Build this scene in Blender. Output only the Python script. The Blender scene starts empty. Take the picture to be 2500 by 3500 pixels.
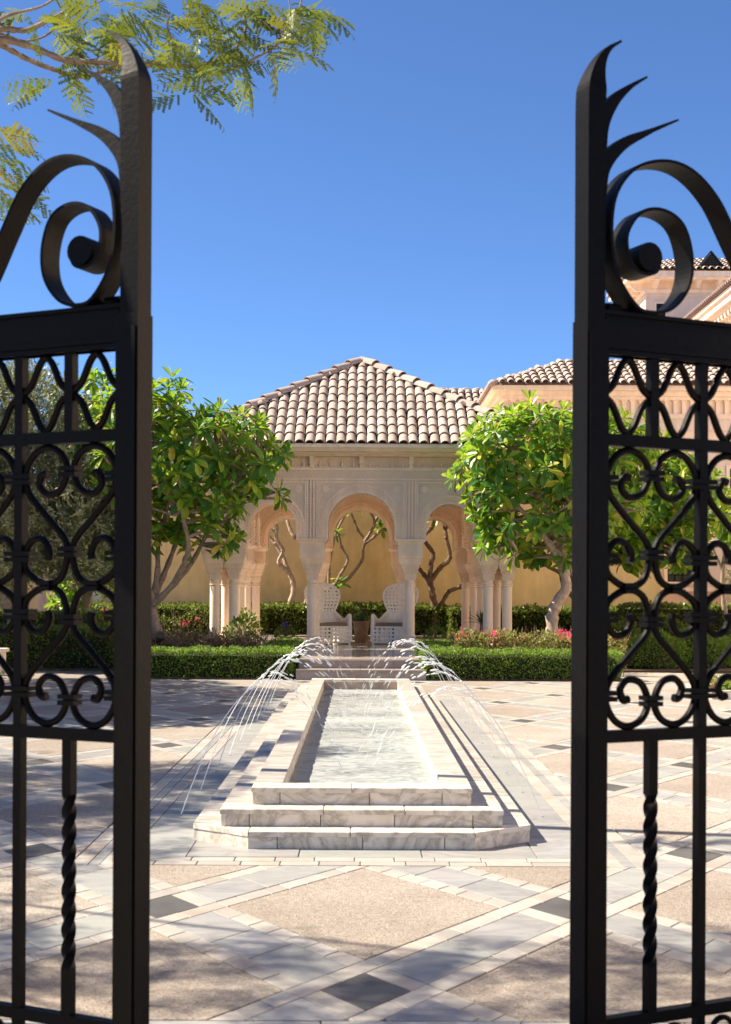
import bpy, bmesh, math, random
import numpy as np
from mathutils import Vector, Matrix, noise
R = math.radians
rng = random.Random(7)
nr = np.random.default_rng(11)
SC = bpy.context.scene
COL = SC.collection

# ---------------------------------------------------------------- camera, sky, sun, exposure
EYE = 1.5
FPX = 4700.0          # focal length in pixels of a 2500 x 3500 frame
VX, VY, ROLL = 1230.0, 2027.0, 0.005
cam_d = bpy.data.cameras.new('camera')
cam = bpy.data.objects.new('camera', cam_d)
COL.objects.link(cam)
cam.location = (0, 0, EYE)
cam.rotation_euler = (R(90), -ROLL, 0)
cam_d.sensor_fit = 'VERTICAL'
cam_d.sensor_height = 36.0
cam_d.sensor_width = 36.0 * 2500 / 3500
cam_d.lens = 36.0 * FPX / 3500
cam_d.shift_x = (1250 - VX) / 3500
cam_d.shift_y = (VY - 1750) / 3500
cam_d.clip_start = 0.1
cam_d.clip_end = 2000
cam_d.dof.use_dof = True
cam_d.dof.focus_distance = 24.0
cam_d.dof.aperture_fstop = 6.5
SC.camera = cam

SUN_EL, SUN_AZ = R(45), R(8)      # sun from the left, a touch behind the pavilion line
sun_dir = Vector((-math.cos(SUN_AZ) * math.cos(SUN_EL), math.sin(SUN_AZ) * math.cos(SUN_EL), math.sin(SUN_EL)))
world = bpy.data.worlds.new('World')
SC.world = world
world.use_nodes = True
wn = world.node_tree.nodes
sky = wn.new('ShaderNodeTexSky')
sky.sky_type = 'NISHITA'
sky.sun_disc = False
sky.sun_elevation = SUN_EL
sky.sun_rotation = math.atan2(sun_dir.x, sun_dir.y)
sky.altitude = 0
sky.air_density = 0.64
sky.dust_density = 0.05
sky.ozone_density = 10.0
bg = wn['Background']
bg.inputs['Strength'].default_value = 0.05
world.node_tree.links.new(sky.outputs[0], bg.inputs['Color'])

sl = bpy.data.lights.new('sun', 'SUN')
sl.energy = 3.3
sl.angle = R(0.53)
sl.color = (1.0, 0.885, 0.71)
so = bpy.data.objects.new('sun', sl)
COL.objects.link(so)
so.rotation_euler = sun_dir.to_track_quat('Z', 'Y').to_euler()
so.location = (-20, 5, 20)

SC.view_settings.view_transform = 'Standard'
SC.view_settings.look = 'None'
SC.view_settings.gamma = 1
SC.view_settings.use_curve_mapping = False
SC.view_settings.exposure = 2.05
SC.cycles.diffuse_bounces = 8
SC.cycles.max_bounces = 14
SC.cycles.transparent_max_bounces = 16


# ---------------------------------------------------------------- helpers
def at(px, py, Y):
    """A point of the photograph (2500 x 3500) standing Y metres away."""
    dx, dy = px - VX, py - VY
    a, b = dx + ROLL * dy, dy - ROLL * dx
    return Vector((a * Y / FPX, Y, EYE - b * Y / FPX))


class MB:
    """collects shapes, links them as ONE mesh object"""
    def __init__(self):
        self.v, self.f, self.m = [], [], []
        self.cur = 0

    def add(self, verts, faces):
        o = len(self.v)
        self.v.extend([tuple(p) for p in verts])
        for q in faces:
            self.f.append(tuple(o + i for i in q))
            self.m.append(self.cur)
        return self

    def box(self, x0, x1, y0, y1, z0, z1):
        v = [(x, y, z) for z in (z0, z1) for y in (y0, y1) for x in (x0, x1)]
        return self.add(v, [(0, 2, 3, 1), (4, 5, 7, 6), (0, 1, 5, 4), (2, 6, 7, 3), (0, 4, 6, 2), (1, 3, 7, 5)])

    def frustum(self, cx, cy, z0, z1, a0, b0, a1, b1):
        v = [(cx + sx * a, cy + sy * b, z) for (z, a, b) in ((z0, a0, b0), (z1, a1, b1))
             for sy in (-1, 1) for sx in (-1, 1)]
        return self.add(v, [(0, 2, 3, 1), (4, 5, 7, 6), (0, 1, 5, 4), (2, 6, 7, 3), (0, 4, 6, 2), (1, 3, 7, 5)])

    def prism(self, poly, z0, z1, bev=0.0):
        n = len(poly)
        area = sum(poly[i][0] * poly[(i + 1) % n][1] - poly[(i + 1) % n][0] * poly[i][1] for i in range(n))
        if area < 0:
            poly = poly[::-1]
        if bev > 0:
            cx = sum(p[0] for p in poly) / n
            cy = sum(p[1] for p in poly) / n
            top = []
            for p in poly:
                d = math.hypot(p[0] - cx, p[1] - cy) or 1
                k = max(0.5, 1 - bev * 1.4 / d)
                top.append((cx + (p[0] - cx) * k, cy + (p[1] - cy) * k))
            v = [(x, y, z0) for x, y in poly] + [(x, y, z1 - bev) for x, y in poly] + [(x, y, z1) for x, y in top]
            f = [tuple(range(2 * n, 3 * n))]
            for i in range(n):
                j = (i + 1) % n
                f += [(i, j, n + j, n + i), (n + i, n + j, 2 * n + j, 2 * n + i)]
            return self.add(v, f)
        v = [(x, y, z0) for x, y in poly] + [(x, y, z1) for x, y in poly]
        f = [tuple(range(n, 2 * n)), tuple(range(n - 1, -1, -1))]
        for i in range(n):
            j = (i + 1) % n
            f.append((i, j, n + j, n + i))
        return self.add(v, f)

    def tube(self, pts, rad, seg=8, cap=True):
        pts = [Vector(p) for p in pts]
        n = len(pts)
        rads = rad if isinstance(rad, (list, tuple)) else [rad] * n
        t0 = (pts[1] - pts[0]).normalized()
        ref = Vector((0, 0, 1)) if abs(t0.z) < 0.9 else Vector((1, 0, 0))
        nrm = t0.cross(ref).normalized()
        v, f = [], []
        for i, p in enumerate(pts):
            if i == 0:
                t = t0
            elif i == n - 1:
                t = pts[i] - pts[i - 1]
            else:
                t = pts[i + 1] - pts[i - 1]
            t = t.normalized() if t.length > 1e-9 else t0
            nrm = nrm - t * nrm.dot(t)
            nrm = nrm.normalized() if nrm.length > 1e-6 else t.orthogonal().normalized()
            b = t.cross(nrm)
            for k in range(seg):
                a = 2 * math.pi * k / seg
                v.append(p + (nrm * math.cos(a) + b * math.sin(a)) * rads[i])
        for i in range(n - 1):
            for k in range(seg):
                k2 = (k + 1) % seg
                f.append((i * seg + k, i * seg + k2, (i + 1) * seg + k2, (i + 1) * seg + k))
        if cap:
            f.append(tuple(range(seg - 1, -1, -1)))
            f.append(tuple((n - 1) * seg + k for k in range(seg)))
        return self.add(v, f)

    def lathe(self, cx, cy, prof, seg=16):
        v, f = [], []
        for r, z in prof:
            for k in range(seg):
                a = 2 * math.pi * k / seg
                v.append((cx + r * math.cos(a), cy + r * math.sin(a), z))
        for i in range(len(prof) - 1):
            for k in range(seg):
                k2 = (k + 1) % seg
                f.append((i * seg + k, i * seg + k2, (i + 1) * seg + k2, (i + 1) * seg + k))
        f.append(tuple(range(seg - 1, -1, -1)))
        f.append(tuple((len(prof) - 1) * seg + k for k in range(seg)))
        return self.add(v, f)

    def strip(self, pts, w, t, horn=False):
        """flat bar: centreline pts in the x-z plane, width w along y, thickness t (t may be a list)"""
        n = len(pts)
        ts = t if isinstance(t, (list, tuple)) else [t] * n
        ws = w if isinstance(w, (list, tuple)) else [w] * n
        v, f = [], []
        for i, (x, z) in enumerate(pts):
            a = pts[max(0, i - 1)]
            b = pts[min(n - 1, i + 1)]
            dx, dz = b[0] - a[0], b[1] - a[1]
            L = math.hypot(dx, dz) or 1
            nx, nz = -dz / L, dx / L
            h = ts[i] / 2
            for s, yy in ((1, -1), (1, 1), (-1, 1), (-1, -1)):
                v.append((x + nx * h * s, yy * ws[i] / 2, z + nz * h * s))
        for i in range(n - 1):
            for k in range(4):
                k2 = (k + 1) % 4
                f.append((i * 4 + k, i * 4 + k2, (i + 1) * 4 + k2, (i + 1) * 4 + k))
        f.append((3, 2, 1, 0))
        f.append(tuple((n - 1) * 4 + k for k in range(4)))
        return self.add(v, f)

    def ellipsoid(self, c, a, b, d, axis=None, seg=6, rings=4):
        """axis: long direction (unit) for radius d"""
        c = Vector(c)
        ax = Vector(axis).normalized() if axis is not None else Vector((0, 0, 1))
        u = ax.orthogonal().normalized()
        w = ax.cross(u)
        v = [c - ax * d]
        for i in range(1, rings):
            ph = math.pi * i / rings
            for k in range(seg):
                an = 2 * math.pi * k / seg
                v.append(c - ax * d * math.cos(ph) + (u * a * math.cos(an) + w * b * math.sin(an)) * math.sin(ph))
        v.append(c + ax * d)
        f = []
        for k in range(seg):
            f.append((0, 1 + (k + 1) % seg, 1 + k))
        for i in range(rings - 2):
            for k in range(seg):
                k2 = (k + 1) % seg
                f.append((1 + i * seg + k, 1 + i * seg + k2, 1 + (i + 1) * seg + k2, 1 + (i + 1) * seg + k))
        e = len(v) - 1
        o = 1 + (rings - 2) * seg
        for k in range(seg):
            f.append((o + k, o + (k + 1) % seg, e))
        return self.add(v, f)

    def mesh(self, name, mats, smooth=False):
        me = bpy.data.meshes.new(name)
        me.from_pydata(self.v, [], self.f)
        if not isinstance(mats, (list, tuple)):
            mats = [mats]
        for m in mats:
            me.materials.append(m)
        if len(mats) > 1:
            me.polygons.foreach_set('material_index', self.m)
        if smooth:
            me.polygons.foreach_set('use_smooth', [True] * len(me.polygons))
            try:
                me.set_sharp_from_angle(angle=R(40))
            except Exception:
                pass
        me.update()
        return me

    def build(self, name, mats, parent=None, smooth=False, loc=None, rot=None):
        return link(name, self.mesh(name, mats, smooth), parent, loc, rot)


def link(name, data, parent=None, loc=None, rot=None):
    o = bpy.data.objects.new(name, data)
    COL.objects.link(o)
    if parent is not None:
        o.parent = parent
    if loc is not None:
        o.location = loc
    if rot is not None:
        o.rotation_euler = rot
    return o


def thing(name, label, cat, loc=(0, 0, 0), rotz=0.0, group=None):
    o = link(name, None, None, loc, (0, 0, rotz))
    o.empty_display_size = 0.1
    return tag(o, label, cat, group)


def tag(o, label, cat, group=None):
    o['label'] = label
    o['category'] = cat
    if group:
        o['group'] = group
    return o


def stuff(o):
    o['kind'] = 'stuff'
    return o


def structure(o):
    o['kind'] = 'structure'
    return o


def copy_tree(o, parent=None):
    c = o.copy()
    COL.objects.link(c)
    if parent is not None:
        c.parent = parent
    for ch in list(o.children):
        copy_tree(ch, c)
    return c


def smooth_path(pts, n=6):
    """Catmull-Rom through pts"""
    P = [Vector(p) for p in pts]
    P = [P[0] * 2 - P[1]] + P + [P[-1] * 2 - P[-2]]
    out = []
    for i in range(1, len(P) - 2):
        for k in range(n):
            t = k / n
            a, b, c, d = P[i - 1], P[i], P[i + 1], P[i + 2]
            out.append(0.5 * ((2 * b) + (c - a) * t + (2 * a - 5 * b + 4 * c - d) * t * t + (3 * b - a - 3 * c + d) * t ** 3))
    out.append(P[-2])
    return out


def quads(name, V, mat, parent=None):
    """V: (N,4,3) array of separate quads -> one mesh object"""
    N = len(V)
    me = bpy.data.meshes.new(name)
    me.vertices.add(N * 4)
    me.vertices.foreach_set('co', np.ascontiguousarray(V, dtype=np.float32).ravel())
    me.loops.add(N * 4)
    me.loops.foreach_set('vertex_index', np.arange(N * 4, dtype=np.int32))
    me.polygons.add(N)
    me.polygons.foreach_set('loop_start', np.arange(0, N * 4, 4, dtype=np.int32))
    me.update()
    for m in (mat if isinstance(mat, (list, tuple)) else [mat]):
        me.materials.append(m)
    return link(name, me, parent)


def unit(a):
    return a / np.maximum(np.linalg.norm(a, axis=-1, keepdims=True), 1e-9)


def leaf_quads(P, D, L, W, fold=0.0):
    """rhombic leaves: base points P, directions D, lengths L, widths W"""
    D = unit(D)
    rnd = nr.normal(size=P.shape)
    S = unit(np.cross(D, rnd))
    L = np.broadcast_to(L, (len(P),))[:, None]
    W = np.broadcast_to(W, (len(P),))[:, None]
    mid = P + D * L * 0.5
    return np.stack([P, mid - S * W * 0.5, P + D * L, mid + S * W * 0.5], axis=1)


# ---------------------------------------------------------------- materials
def nt(name):
    m = bpy.data.materials.new(name)
    m.use_nodes = True
    t = m.node_tree
    p = t.nodes['Principled BSDF']
    return m, t, p


def node(t, typ, **kw):
    n = t.nodes.new(typ)
    for k, v in kw.items():
        if k in n.inputs:
            n.inputs[k].default_value = v
        else:
            setattr(n, k, v)
    return n


def ramp(t, fac, stops):
    r = t.nodes.new('ShaderNodeValToRGB')
    el = r.color_ramp.elements
    while len(el) < len(stops):
        el.new(0.5)
    for e, (pos, c) in zip(el, stops):
        e.position = pos
        e.color = (c, c, c, 1) if isinstance(c, (int, float)) else (*c, 1)
    t.links.new(fac, r.inputs[0])
    return r.outputs[0]


def mixc(t, fac, a, b, mode='MIX'):
    m = t.nodes.new('ShaderNodeMix')
    m.data_type = 'RGBA'
    m.blend_type = mode
    for i, x in ((0, fac), (6, a), (7, b)):
        if isinstance(x, (int, float)):
            m.inputs[i].default_value = x
        elif isinstance(x, (tuple, list)):
            m.inputs[i].default_value = (*x, 1)
        else:
            t.links.new(x, m.inputs[i])
    return m.outputs[2]


def math_n(t, op, a, b=None):
    m = t.nodes.new('ShaderNodeMath')
    m.operation = op
    for i, x in enumerate((a, b)):
        if x is None:
            continue
        if isinstance(x, (int, float)):
            m.inputs[i].default_value = x
        else:
            t.links.new(x, m.inputs[i])
    return m.outputs[0]


def coords(t, shuffle=0.0, scale=(1, 1, 1)):
    """object coordinates, shifted per object so alike pieces differ"""
    tc = t.nodes.new('ShaderNodeNewGeometry')
    src = tc.outputs['Position']
    mp = t.nodes.new('ShaderNodeMapping')
    mp.inputs['Scale'].default_value = scale
    t.links.new(src, mp.inputs['Vector'])
    out = mp.outputs[0]
    if shuffle:
        oi = t.nodes.new('ShaderNodeObjectInfo')
        c = t.nodes.new('ShaderNodeCombineXYZ')
        k = math_n(t, 'MULTIPLY', oi.outputs['Random'], shuffle)
        for i in range(3):
            t.links.new(k, c.inputs[i])
        a = t.nodes.new('ShaderNodeVectorMath')
        a.operation = 'ADD'
        t.links.new(out, a.inputs[0])
        t.links.new(c.outputs[0], a.inputs[1])
        out = a.outputs[0]
    return out


def noise_n(t, vec, scale, detail=4.0, rough=0.55, dist=0.0):
    n = t.nodes.new('ShaderNodeTexNoise')
    n.inputs['Scale'].default_value = scale
    n.inputs['Detail'].default_value = detail
    n.inputs['Roughness'].default_value = rough
    n.inputs['Distortion'].default_value = dist
    t.links.new(vec, n.inputs['Vector'])
    return n.outputs[0]


def bump(t, p, h, strength, dist):
    b = t.nodes.new('ShaderNodeBump')
    b.inputs['Strength'].default_value = strength
    b.inputs['Distance'].default_value = dist
    t.links.new(h, b.inputs['Height'])
    t.links.new(b.outputs[0], p.inputs['Normal'])


def rnd_value(t):
    """a random number per object and per loose piece of mesh (slabs, leaves)"""
    oi = t.nodes.new('ShaderNodeObjectInfo')
    g = t.nodes.new('ShaderNodeNewGeometry')
    return math_n(t, 'FRACT', math_n(t, 'ADD', oi.outputs['Random'], g.outputs['Random Per Island']))


def stone(name, base, var=0.12, scale=3.0, rough=0.8, grain=60.0, gbump=0.15, piece=0.0, stain=None, streak=0.0):
    m, t, p = nt(name)
    v = coords(t, 0)
    n1 = noise_n(t, v, scale, 5, 0.6)
    n2 = noise_n(t, v, grain, 2, 0.6)
    lo = tuple(c * (1 - var) for c in base)
    hi = tuple(min(1, c * (1 + var)) for c in base)
    c = ramp(t, n1, [(0.3, lo), (0.7, hi)])
    if stain:
        c = mixc(t, ramp(t, noise_n(t, v, scale * 0.6, 6, 0.7), [(0.52, 0.0), (0.72, 0.75)]), c, stain)
    if streak:
        sv = noise_n(t, coords(t, 0, (3.2, 3.2, 0.35)), 1.6, 5, 0.65)
        c = mixc(t, 1.0, c, ramp(t, sv, [(0.38, (1 - streak, 1 - streak * 1.1, 1 - streak * 1.25)), (0.6, 1.0)]), 'MULTIPLY')
    if piece:
        r = rnd_value(t)
        c = mixc(t, 1.0, c, ramp(t, r, [(0, 1 - piece), (1, 1 + piece * 0.4)]), 'MULTIPLY')
    t.links.new(c, p.inputs['Base Color'])
    p.inputs['Roughness'].default_value = rough
    p.inputs['Specular IOR Level'].default_value = 0.3
    bump(t, p, n2, gbump, 0.01)
    return m


def marble(name, base, vein, amount=0.5, scale=(1, 1, 1), rough=0.25, piece=0.08, freq=2.2, tint=None):
    m, t, p = nt(name)
    v = coords(t, 7.0, scale)
    w = noise_n(t, v, freq, 8, 0.62, 1.6)
    ridge = math_n(t, 'ABSOLUTE', math_n(t, 'SUBTRACT', w, 0.5))
    veins = ramp(t, ridge, [(0.0, 0.9), (0.025, 0.5), (0.10, 0.0)])
    cloud = ramp(t, noise_n(t, v, freq * 0.6, 5, 0.6, 0.8), [(0.50, 0.0), (0.80, 0.7)])
    f = math_n(t, 'MULTIPLY', math_n(t, 'MAXIMUM', veins, cloud), amount)
    c = mixc(t, f, base, vein)
    r = rnd_value(t)
    if tint:
        c = mixc(t, ramp(t, r, [(0.0, 0.0), (0.55, 0.05), (1.0, 0.75)]), c, tint)
    c = mixc(t, 1.0, c, ramp(t, math_n(t, 'FRACT', math_n(t, 'MULTIPLY', r, 7.31)), [(0, 1 - piece), (1, 1.0)]), 'MULTIPLY')
    # thin dirt
    d = ramp(t, noise_n(t, coords(t, 0), 1.3, 6, 0.7), [(0.45, 0.0), (0.8, 0.35)])
    c = mixc(t, d, c, tuple(x * y for x, y in zip(base, (0.78, 0.70, 0.6))))
    t.links.new(c, p.inputs['Base Color'])
    p.inputs['Roughness'].default_value = rough
    p.inputs['Specular IOR Level'].default_value = 0.22
    bump(t, p, noise_n(t, v, 45, 3, 0.6), 0.06, 0.01)
    return m


def leafmat(name, stops, transl=0.35, rough=0.42, tcol=(0.32, 0.42, 0.04), whole=False):
    m, t, p = nt(name)
    r = rnd_value(t)
    if whole:
        r = math_n(t, 'ADD', math_n(t, 'MULTIPLY', r, 0.25), math_n(t, 'MULTIPLY', t.nodes.new('ShaderNodeObjectInfo').outputs['Random'], 0.75))
    c = ramp(t, r, stops)
    big = noise_n(t, coords(t, 0), 1.4, 2, 0.5)
    c = mixc(t, 1.0, c, ramp(t, big, [(0.3, 0.72), (0.7, 1.25)]), 'MULTIPLY')
    t.links.new(c, p.inputs['Base Color'])
    p.inputs['Roughness'].default_value = rough
    p.inputs['Specular IOR Level'].default_value = 0.35
    tr = t.nodes.new('ShaderNodeBsdfTranslucent')
    t.links.new(mixc(t, 0.6, c, tcol), tr.inputs['Color'])
    ms = t.nodes.new('ShaderNodeMixShader')
    ms.inputs[0].default_value = transl
    out = t.nodes['Material Output']
    t.links.new(p.outputs[0], ms.inputs[1])
    t.links.new(tr.outputs[0], ms.inputs[2])
    t.links.new(ms.outputs[0], out.inputs[0])
    return m


def plain(name, base, rough=0.6, var=0.15, scale=8.0, metal=0.0, spec=0.4, bmp=0.1, bscale=40):
    m, t, p = nt(name)
    v = coords(t, 0)
    n1 = noise_n(t, v, scale, 4, 0.6)
    c = ramp(t, n1, [(0.3, tuple(c * (1 - var) for c in base)), (0.7, tuple(min(1, c * (1 + var)) for c in base))])
    t.links.new(c, p.inputs['Base Color'])
    p.inputs['Roughness'].default_value = rough
    p.inputs['Metallic'].default_value = metal
    p.inputs['Specular IOR Level'].default_value = spec
    if bmp:
        bump(t, p, noise_n(t, v, bscale, 3, 0.6), bmp, 0.01)
    return m


def carved(name, base, k=9.0, depth=0.5):
    """stone with fine carved interlace: relief plus hollow shade in the colour, on built frames and bands"""
    m, t, p = nt(name)
    tc = t.nodes.new('ShaderNodeTexCoord')
    sx = t.nodes.new('ShaderNodeSeparateXYZ')
    t.links.new(tc.outputs['Object'], sx.inputs[0])
    a = math_n(t, 'ADD', sx.outputs[0], sx.outputs[2])
    b = math_n(t, 'SUBTRACT', sx.outputs[0], sx.outputs[2])
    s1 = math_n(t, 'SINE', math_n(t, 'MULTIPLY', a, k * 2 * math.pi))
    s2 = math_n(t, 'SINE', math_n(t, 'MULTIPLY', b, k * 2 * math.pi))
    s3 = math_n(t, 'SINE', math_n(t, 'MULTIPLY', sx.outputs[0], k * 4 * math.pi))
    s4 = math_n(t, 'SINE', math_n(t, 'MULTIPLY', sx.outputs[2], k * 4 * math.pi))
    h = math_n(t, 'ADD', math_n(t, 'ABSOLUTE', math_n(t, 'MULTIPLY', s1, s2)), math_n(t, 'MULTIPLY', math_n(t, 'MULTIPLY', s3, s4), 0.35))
    v = coords(t, 0)
    n1 = noise_n(t, v, 2.2, 5, 0.6)
    c = ramp(t, n1, [(0.3, tuple(x * 0.9 for x in base)), (0.7, tuple(x * 1.07 for x in base))])
    # shade of the carved hollows, painted into the colour
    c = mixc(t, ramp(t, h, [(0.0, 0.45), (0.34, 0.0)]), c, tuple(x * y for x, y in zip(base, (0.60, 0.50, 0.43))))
    t.links.new(c, p.inputs['Base Color'])
    p.inputs['Roughness'].default_value = 0.85
    p.inputs['Specular IOR Level'].default_value = 0.2
    bump(t, p, h, depth, 0.03)
    return m


M = {}
M['iron'] = plain('wrought_iron', (0.0022, 0.0017, 0.0015), 0.45, 0.3, 30, 0.0, 0.09, 0.12, 60)
M['lime'] = stone('cream_limestone', (0.93, 0.77, 0.61), 0.05, 1.6, 0.85, 70, 0.12, 0, None, 0.12)
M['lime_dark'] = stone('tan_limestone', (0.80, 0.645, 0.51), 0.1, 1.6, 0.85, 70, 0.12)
M['carved'] = carved('carved_limestone', (0.93, 0.765, 0.605), 9.0, 0.3)
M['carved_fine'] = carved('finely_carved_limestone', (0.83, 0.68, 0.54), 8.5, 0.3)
M['tile'] = stone('weathered_roof_tile', (0.41, 0.325, 0.275), 0.14, 9.0, 0.85, 50, 0.3, 0.22, (0.33, 0.28, 0.255))
M['tile_bed'] = stone('roof_bed', (0.30, 0.20, 0.155), 0.2, 5.0, 0.9, 40, 0.3)
M['mortar'] = stone('mortar', (0.36, 0.28, 0.21), 0.25, 6.0, 0.9, 60, 0.3)
M['slab_white'] = marble('white_marble', (0.76, 0.69, 0.585), (0.25, 0.22, 0.18), 0.8, (1, 1, 1), 0.45, 0.08, 2.6)
M['slab_tread'] = marble('streaked_marble', (0.53, 0.495, 0.445), (0.16, 0.14, 0.118), 0.8, (0.8, 5.5, 1), 0.45, 0.22, 1.3)
M['slab_grey'] = marble('grey_marble', (0.355, 0.348, 0.337), (0.20, 0.20, 0.207), 0.75, (0.9, 2.2, 1), 0.42, 0.16, 1.8, (0.31, 0.325, 0.295))
M['slab_cream'] = stone('cream_border_stone', (0.365, 0.34, 0.305), 0.1, 4.0, 0.55, 40, 0.1, 0.16, (0.34, 0.25, 0.175))
M['slab_dark'] = stone('dark_slate', (0.085, 0.082, 0.078), 0.25, 3.0, 0.55, 40, 0.15, 0.15)
M['soil'] = stone('dark_soil', (0.09, 0.06, 0.04), 0.4, 6.0, 0.95, 30, 0.6)
M['sand'] = stone('sandy_ground', (0.42, 0.34, 0.25), 0.15, 1.5, 0.95, 50, 0.3)
M['yellow'] = stone('ochre_render', (0.88, 0.64, 0.30), 0.12, 1.1, 0.9, 60, 0.25, 0, (0.74, 0.49, 0.19), 0.07)
M['pink'] = stone('pink_render', (0.76, 0.635, 0.535), 0.06, 1.0, 0.9, 60, 0.2, 0, None, 0.1)
M['pink_warm'] = stone('warm_pink_render', (0.68, 0.48, 0.36), 0.07, 1.0, 0.9, 60, 0.2)
M['floor'] = marble('polished_floor', (0.52, 0.45, 0.39), (0.30, 0.25, 0.21), 0.35, (1, 1, 1), 0.12, 0.1, 2.0)
M['step'] = marble('step_marble', (0.34, 0.29, 0.25), (0.20, 0.165, 0.14), 0.5, (1, 4, 1), 0.4, 0.1, 2.0)  # darkened marble: the tree's shade on the steps is put into this colour
M['bark'] = stone('grey_bark', (0.27, 0.205, 0.155), 0.35, 14.0, 0.9, 60, 0.6)
M['bark_dark'] = stone('dark_bark', (0.14, 0.095, 0.062), 0.4, 12.0, 0.9, 50, 0.6)
M['bark_pale'] = stone('pale_bark', (0.40, 0.31, 0.235), 0.3, 10.0, 0.9, 50, 0.5)
M['twig'] = stone('dry_twig', (0.20, 0.135, 0.09), 0.4, 10.0, 0.9, 50, 0.4)
M['wicker'] = plain('white_wicker', (0.90, 0.83, 0.71), 0.6, 0.1, 20, 0, 0.35, 0.5, 110)
M['cushion'] = plain('brown_cushion', (0.27, 0.185, 0.115), 0.9, 0.15, 12, 0, 0.1, 0.3, 90)
M['terracotta'] = plain('terracotta', (0.36, 0.235, 0.15), 0.85, 0.2, 8, 0, 0.2, 0.3, 40)
M['wood'] = plain('lattice_wood', (0.34, 0.20, 0.135), 0.7, 0.2, 10, 0, 0.3, 0.2, 40)
M['dark'] = plain('dark_louvre', (0.02, 0.018, 0.016), 0.6, 0.2, 10)
M['glass'] = plain('dark_window_pane', (0.03, 0.03, 0.032), 0.12, 0.1, 10, 0, 0.5, 0)
M['white'] = plain('white_plastic', (0.75, 0.72, 0.66), 0.5, 0.05, 10)
M['plumeria'] = leafmat('plumeria_leaf', [(0.0, (0.022, 0.105, 0.02)), (0.4, (0.055, 0.19, 0.024)), (0.68, (0.16, 0.32, 0.025)),
                                          (0.9, (0.38, 0.47, 0.04)), (1.0, (0.56, 0.42, 0.07))], 0.42, 0.36, (0.42, 0.60, 0.03))
M['olive'] = leafmat('olive_leaf', [(0.0, (0.11, 0.125, 0.055)), (0.6, (0.26, 0.285, 0.15)), (1.0, (0.50, 0.51, 0.34))], 0.2, 0.5, (0.3, 0.32, 0.12))
M['hedge'] = leafmat('hedge_leaf', [(0.0, (0.05, 0.11, 0.018)), (0.5, (0.13, 0.23, 0.026)), (1.0, (0.26, 0.34, 0.05))], 0.3, 0.5, (0.30, 0.46, 0.05))
M['bush'] = leafmat('bush_leaf', [(0.0, (0.04, 0.07, 0.018)), (0.6, (0.095, 0.15, 0.026)), (1.0, (0.24, 0.28, 0.05))], 0.3, 0.45, (0.34, 0.40, 0.05))
M['boug'] = leafmat('bougainvillea_leaf', [(0.0, (0.06, 0.09, 0.022)), (0.5, (0.15, 0.18, 0.04)), (0.85, (0.30, 0.28, 0.08)), (1.0, (0.32, 0.20, 0.10))], 0.3, 0.5, (0.45, 0.42, 0.08))
M['dry'] = leafmat('dry_leaf', [(0.0, (0.07, 0.045, 0.03)), (0.6, (0.13, 0.085, 0.05)), (1.0, (0.12, 0.13, 0.035))], 0.2, 0.6, (0.25, 0.18, 0.06))
M['petal'] = leafmat('pink_petal', [(0.0, (0.62, 0.02, 0.12)), (0.7, (0.75, 0.05, 0.20)), (1.0, (0.80, 0.20, 0.25))], 0.35, 0.6, (0.9, 0.1, 0.25))
M['red_petal'] = leafmat('red_petal', [(0.0, (0.55, 0.01, 0.02)), (1.0, (0.75, 0.05, 0.09))], 0.3, 0.6, (0.9, 0.08, 0.1))
M['feather'] = leafmat('feathery_leaf', [(0.0, (0.015, 0.055, 0.01)), (0.5, (0.04, 0.105, 0.015)), (0.82, (0.16, 0.19, 0.02)), (1.0, (0.44, 0.25, 0.02))], 0.3, 0.5, (0.40, 0.42, 0.03), True)
M['blade'] = leafmat('spiky_leaf', [(0.0, (0.03, 0.06, 0.025)), (1.0, (0.09, 0.14, 0.05))], 0.15, 0.45, (0.2, 0.3, 0.06))


def aggregate_mat():
    m, t, p = nt('exposed_aggregate')
    v = coords(t, 0)
    vo = t.nodes.new('ShaderNodeTexVoronoi')
    vo.inputs['Scale'].default_value = 85
    t.links.new(v, vo.inputs['Vector'])
    sep = t.nodes.new('ShaderNodeSeparateColor')
    t.links.new(vo.outputs['Color'], sep.inputs[0])
    c = ramp(t, sep.outputs[0], [(0.0, (0.235, 0.21, 0.182)), (0.3, (0.285, 0.268, 0.248)), (0.7, (0.325, 0.308, 0.287)), (1.0, (0.37, 0.353, 0.333))])
    big = noise_n(t, v, 0.9, 5, 0.65)
    c = mixc(t, 1.0, c, ramp(t, big, [(0.3, (0.82, 0.76, 0.70)), (0.7, (1.08, 1.06, 1.04))]), 'MULTIPLY')
    r = rnd_value(t)
    c = mixc(t, 1.0, c, ramp(t, r, [(0, (0.86, 0.81, 0.77)), (1, (1.05, 1.04, 1.02))]), 'MULTIPLY')
    t.links.new(c, p.inputs['Base Color'])
    p.inputs['Roughness'].default_value = 0.85
    p.inputs['Specular IOR Level'].default_value = 0.2
    bump(t, p, vo.outputs['Distance'], 0.5, 0.008)
    return m


M['agg'] = aggregate_mat()


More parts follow.
